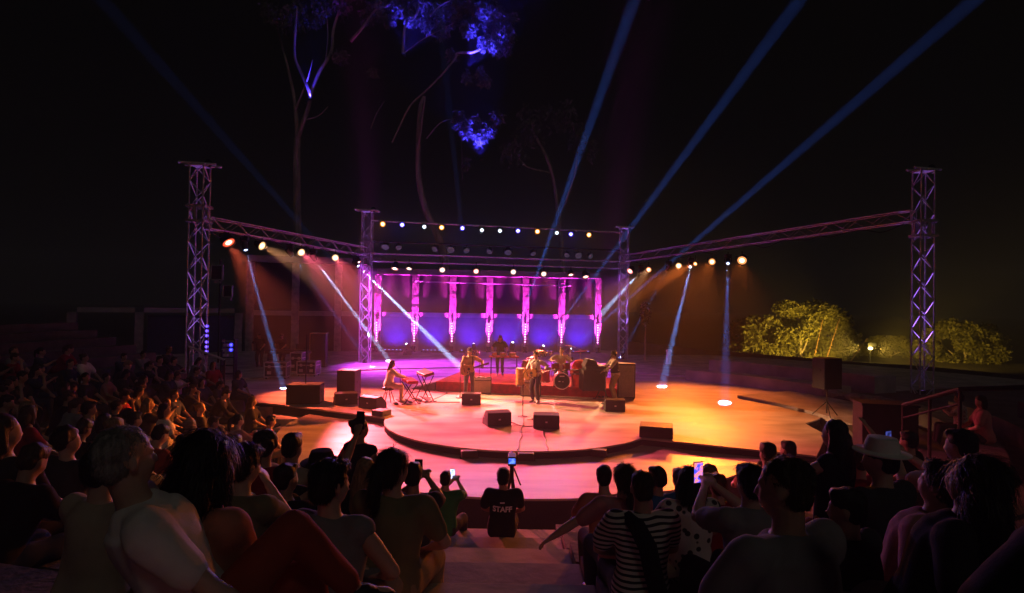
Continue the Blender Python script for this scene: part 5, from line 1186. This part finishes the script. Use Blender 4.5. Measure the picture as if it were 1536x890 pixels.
gum('forked pale gum tree standing behind the left truss', (447, 560), 47,
    [([(448, 570), (447, 400), (445, 254), (446, 208)], .34, .26, 0), ([(446, 208), (456, 180), (465, 145), (452, 110), (442, 85), (443, 45), (446, 10)], .2, .07, -1), ([(446, 210), (443, 165), (439, 135), (430, 95), (418, 50), (414, 20)], .17, .05, 1), ([(465, 146), (478, 110), (497, 78), (500, 45), (513, 0), (520, -40)], .16, .08, 1), ([(443, 165), (460, 122), (469, 90)], .09, .03, -1), ([(459, 180), (478, 174), (492, 160)], .06, .02, 0), ([(488, 95), (492, 50), (487, 0)], .06, .03, 1)],
    [(440, 30, 26, 500, 0), (415, 15, 20, 300, 0), (512, 78, 14, 220, 0), (525, -10, 30, 500, 1), (470, -10, 30, 400, 0), (475, 30, 12, 150, 1)], 3)
gum('tall gum tree with blue lit foliage above the rear truss', (668, 560), 46,
    [([(690, 570), (668, 400), (655, 350), (640, 320), (628, 270), (627, 220), (630, 165), (636, 145)], .36, .13, 0), ([(588, 214), (603, 182), (616, 158), (635, 140), (662, 113), (683, 88), (686, 80), (712, 78), (735, 62), (742, 35)], .07, .1, 0), ([(604, 80), (606, 50), (610, 36), (625, 22), (630, 0), (635, -30)], .12, .08, 1), ([(526, 62), (545, 40), (562, 17), (585, 6), (600, -20)], .12, .07, 1), ([(606, 80), (630, 62), (655, 48), (680, 35)], .05, .03, 0), ([(628, 220), (632, 190), (638, 145)], .1, .05, -1), ([(640, 208), (660, 185), (680, 178)], .05, .02, -1), ([(692, 205), (693, 240), (694, 270)], .02, .03, -1), ([(645, 24), (662, 8), (690, -5)], .08, .04, 0), ([(556, 193), (565, 170), (577, 152)], .05, .02, 0)],
    [(745, 45, 26, 900, 0), (738, 22, 20, 600, 0), (752, 68, 15, 450, 0), (727, 68, 13, 300, 0), (700, 22, 20, 380, 1), (668, 18, 22, 420, 1), (640, 8, 20, 300, 1), (578, 8, 22, 300, 1), (690, 0, 24, 500, 0), (560, 108, 7, 80, 0), (722, 105, 9, 160, 0), (727, 122, 9, 160, 0), (700, 118, 9, 90, 0), (676, 82, 11, 100, 1),
     (686, 172, 9, 220, -1), (691, 190, 11, 300, -1), (703, 196, 11, 300, -1), (712, 180, 8, 160, -1), (724, 200, 11, 300, -1), (733, 190, 11, 300, -1), (744, 176, 9, 220, -1), (720, 208, 9, 200, -1), (698, 246, 7, 90, -1), (560, 14, 20, 420, 1), (600, -4, 24, 420, 1), (618, 30, 14, 260, 1), (660, 40, 15, 300, 0), (706, 44, 14, 320, 0), (722, 10, 18, 420, 0), (580, 34, 11, 160, 1), (640, 36, 12, 220, 1), (760, 30, 13, 300, 0)], 5)
gum('thin dark gum tree right of the lit foliage', (850, 560), 52, [([(850, 570), (846, 430), (838, 330), (825, 250), (800, 200)], .3, .1, 0), ([(838, 330), (860, 270), (868, 220)], .12, .04, 0), ([(828, 260), (790, 250), (775, 230)], .08, .03, 0)],
    [(800, 190, 30, 300, 0), (868, 210, 26, 260, 0), (770, 225, 20, 180, 0), (835, 170, 30, 260, 0)], 9)
# added blue lamps in the trees stand in for stage light on the foliage
def flood(label, p, tg, col, e, ang, blend=.5):
    t = thing('added_flood', label, 'flood lamp', p, 0, 'added blue lamps in the gum trees'); t.scale = (.6, .6, .6); m = frame((0, 0, .35), Vector(tg) - Vector(p))
    MB().box((0, 0, -.08), (.5, .36, .14)).build('housing', M_BLACKM, t).matrix_local = m; MB().box((0, 0, 0), (.44, .3, .02)).build('lens', lens('floodlens', (.3, .3, 1), (.1, .1, 1), 4), t).matrix_local = m
    for s in (-1, 1): MB().tube([(s * .3, 0, 0), (s * .28, 0, .4)], .02, 6).build('bracket', M_BLACKM, t)
    spot(t, m @ Matrix.Translation((0, 0, .03)), col, e, ang, blend, .1)
for lab, lpx, q, e, ang in (('added blue lamp clamped to the long limb, aimed at the right crown of the gum tree', at(700, 104, 45.2), at(738, 42, 46), 11000, 62), ('added blue lamp clamped low on the gum tree, aimed at its low tufts', at(722, 236, 44.0), at(714, 188, 45), 6000, 70),
                            ('added blue lamp clamped high on the gum tree, aimed at its left crown', at(606, 81, 46.2), at(632, 12, 47), 6500, 84), ('added blue lamp clamped in the fork of the forked gum tree', at(466, 147, 46.6), at(462, 30, 47), 3000, 46)):
    flood(lab, lpx - Vector((0, .1, .3)), q, (.05, .03, 1), e, ang)
# bushes lit by a lamp beyond the right wall
def bush(label, px, py, Y, rx, ry, n, seed, group='bushes beyond the right wall'):
    c = at(px, py, Y); t = thing('round_bush', label, 'bush', (c.x, c.y, -1.3), 0, group); rg = random.Random(seed); mb = MB(); a, b = rx * Y / F, ry * Y / F; cz = c.z + 1.3
    for k in range(46):
        u = rg.uniform(0, 6.283); z = rg.uniform(-.8, 1); q = math.sqrt(1 - z * z); s = rg.uniform(.78, 1.0)
        leaves(mb, (a * q * math.cos(u) * s, a * .8 * q * math.sin(u) * s, cz + b * z * s), (a * .24, a * .24, b * .26), n // 46, rg, .34, .10, .1, .2)
    mb.build('crown', M_LEAFY, t)
    for k in range(3): MB().tube([(rg.uniform(-.3, .3), 0, 0), (rg.uniform(-1, 1) * a * .5, 0, cz)], [.14, .04], 7).build('trunk', M_BARK, t)
bush('broad round bush lit yellow, left of the street lamp', 1198, 503, 56, 76, 44, 24000, 1)
bush('darker bush at the left flank of the broad yellow one', 1142, 513, 57, 48, 34, 12000, 2)
bush('small low bush right behind the street lamp', 1335, 528, 60, 42, 22, 6000, 3)
bush('rounded bush lit yellow right of the right truss tower', 1445, 526, 55, 54, 42, 16000, 4)
lp = at(1305, 523, 44); t = thing('street_lamp', 'small street lamp shining among the bushes beyond the right wall', 'street lamp', (lp.x, lp.y, -1.3), 0)
MB().tube([(0, 0, 0), (0, 0, lp.z + 1.3 + .2)], .05).build('post', M_BLACKM, t); MB().box((0, 0, lp.z + 1.3 + .3), (.6, .5, .28)).build('hood', M_BLACKM, t)
MB().ell((0, -.05, lp.z + 1.3 + .02), (.16, .16, .12)).build('bulb', emit('sodium', (1, .75, .3), 6), t)
l = bpy.data.lights.new('bulb', 'POINT'); l.energy = 160; l.color = (1, .66, .1); l.shadow_soft_size = .15; o = bpy.data.objects.new('bulb', l); COL.objects.link(o); o.parent = t; o.location = (0, -.6, lp.z + 1.3 + .05)
for q_, e_ in ((at(1175, 507, 56), 10000), (at(1443, 526, 55), 6500)):
    spot(t, frame((.7 if q_.x > lp.x else -.7, 0, lp.z + 1.3 - .05), q_ - lp), (1, .58, .07), e_ * 1.3, 66, .8, .15)
for i, (x0, y0, x1, y1) in enumerate(((1222, 514, 1234, 480), (1238, 524, 1259, 479), (1266, 536, 1301, 508))):
    a = at(x0, y0 + 20, 51); b = at(x1, y1, 53); tag(MB().tube([a, b], .035, 6).build('leaning_pole', M_WOODF), 'thin leaning pole before the yellow bushes, %s' % ('leftmost and shortest', 'middle and tallest', 'rightmost and most tilted')[i], 'pole', 'leaning poles by the bushes')
# slender tree the faint beam catches
c = at(968, 470, 34.5); t = thing('slender_tree', 'slender young tree caught by a beam right of the rear tower', 'tree', (c.x, c.y, .2), 0); rg = random.Random(8); mb = MB()
leaves(mb, (0, 0, c.z - .2), (.3, .3, .7), 260, rg, .16, .05, .3, .2); mb.build('crown', M_LEAFY, t); MB().tube([(0, 0, 0), (.05, 0, c.z)], [.06, .02], 7).build('trunk', M_BARK, t)
pz = on(1003, 548, .45); t = thing('stone_post', 'short pale stone post caught by the blue beam at the floor edge', 'post', pz, 0)
MB().lathe([(.17, 0), (.17, .1), (.13, .14), (.12, .62), (.15, .66), (.15, .74), (.02, .78)], 12).build('shaft', M_WHITE, t, True); MB().box((0, 0, .03), (.42, .42, .06)).build('plinth', M_STONE, t)
# crates and blocks in the crowd at the far left
for i, (px, py, Y, w) in enumerate(((205, 528, 30, 'smaller'), (248, 548, 27.5, 'larger'))):
    c = at(px, py, Y); t = thing('stone_block', 'pale stone block with a flat cap behind the left crowd, %s one' % w, 'block', (c.x, c.y, -1.2), .1, 'stone blocks behind the left crowd')
    MB().box((0, 0, (c.z + 1.0) / 2), (.9, .7, c.z + 1.0)).build('block', M_BEAM, t); MB().box((0, 0, c.z + 1.06), (1.15, .85, .1)).build('cap', M_BEAM, t)
for m_ in MATS.values(): m_.cycles.emission_sampling = 'NONE'      # the lamps' own light comes from their spots
# ------------------------------------------------------------------ the smoky air
mb = MB().box((0, 100, 18), (830, 830, 41)); o = mb.build('haze', None); tag(o, 'thin stage smoke hanging in the night air', None, None, 'stuff')
hm = bpy.data.materials.new('haze'); hm.use_nodes = True; nt = hm.node_tree; nt.nodes.clear(); ou = nt.nodes.new('ShaderNodeOutputMaterial'); vo = nt.nodes.new('ShaderNodeVolumePrincipled')
vo.inputs['Density'].default_value = .0031; vo.inputs['Color'].default_value = (.92, .94, 1, 1); vo.inputs['Anisotropy'].default_value = .1
nt.links.new(vo.outputs[0], ou.inputs['Volume']); o.data.materials.append(hm)
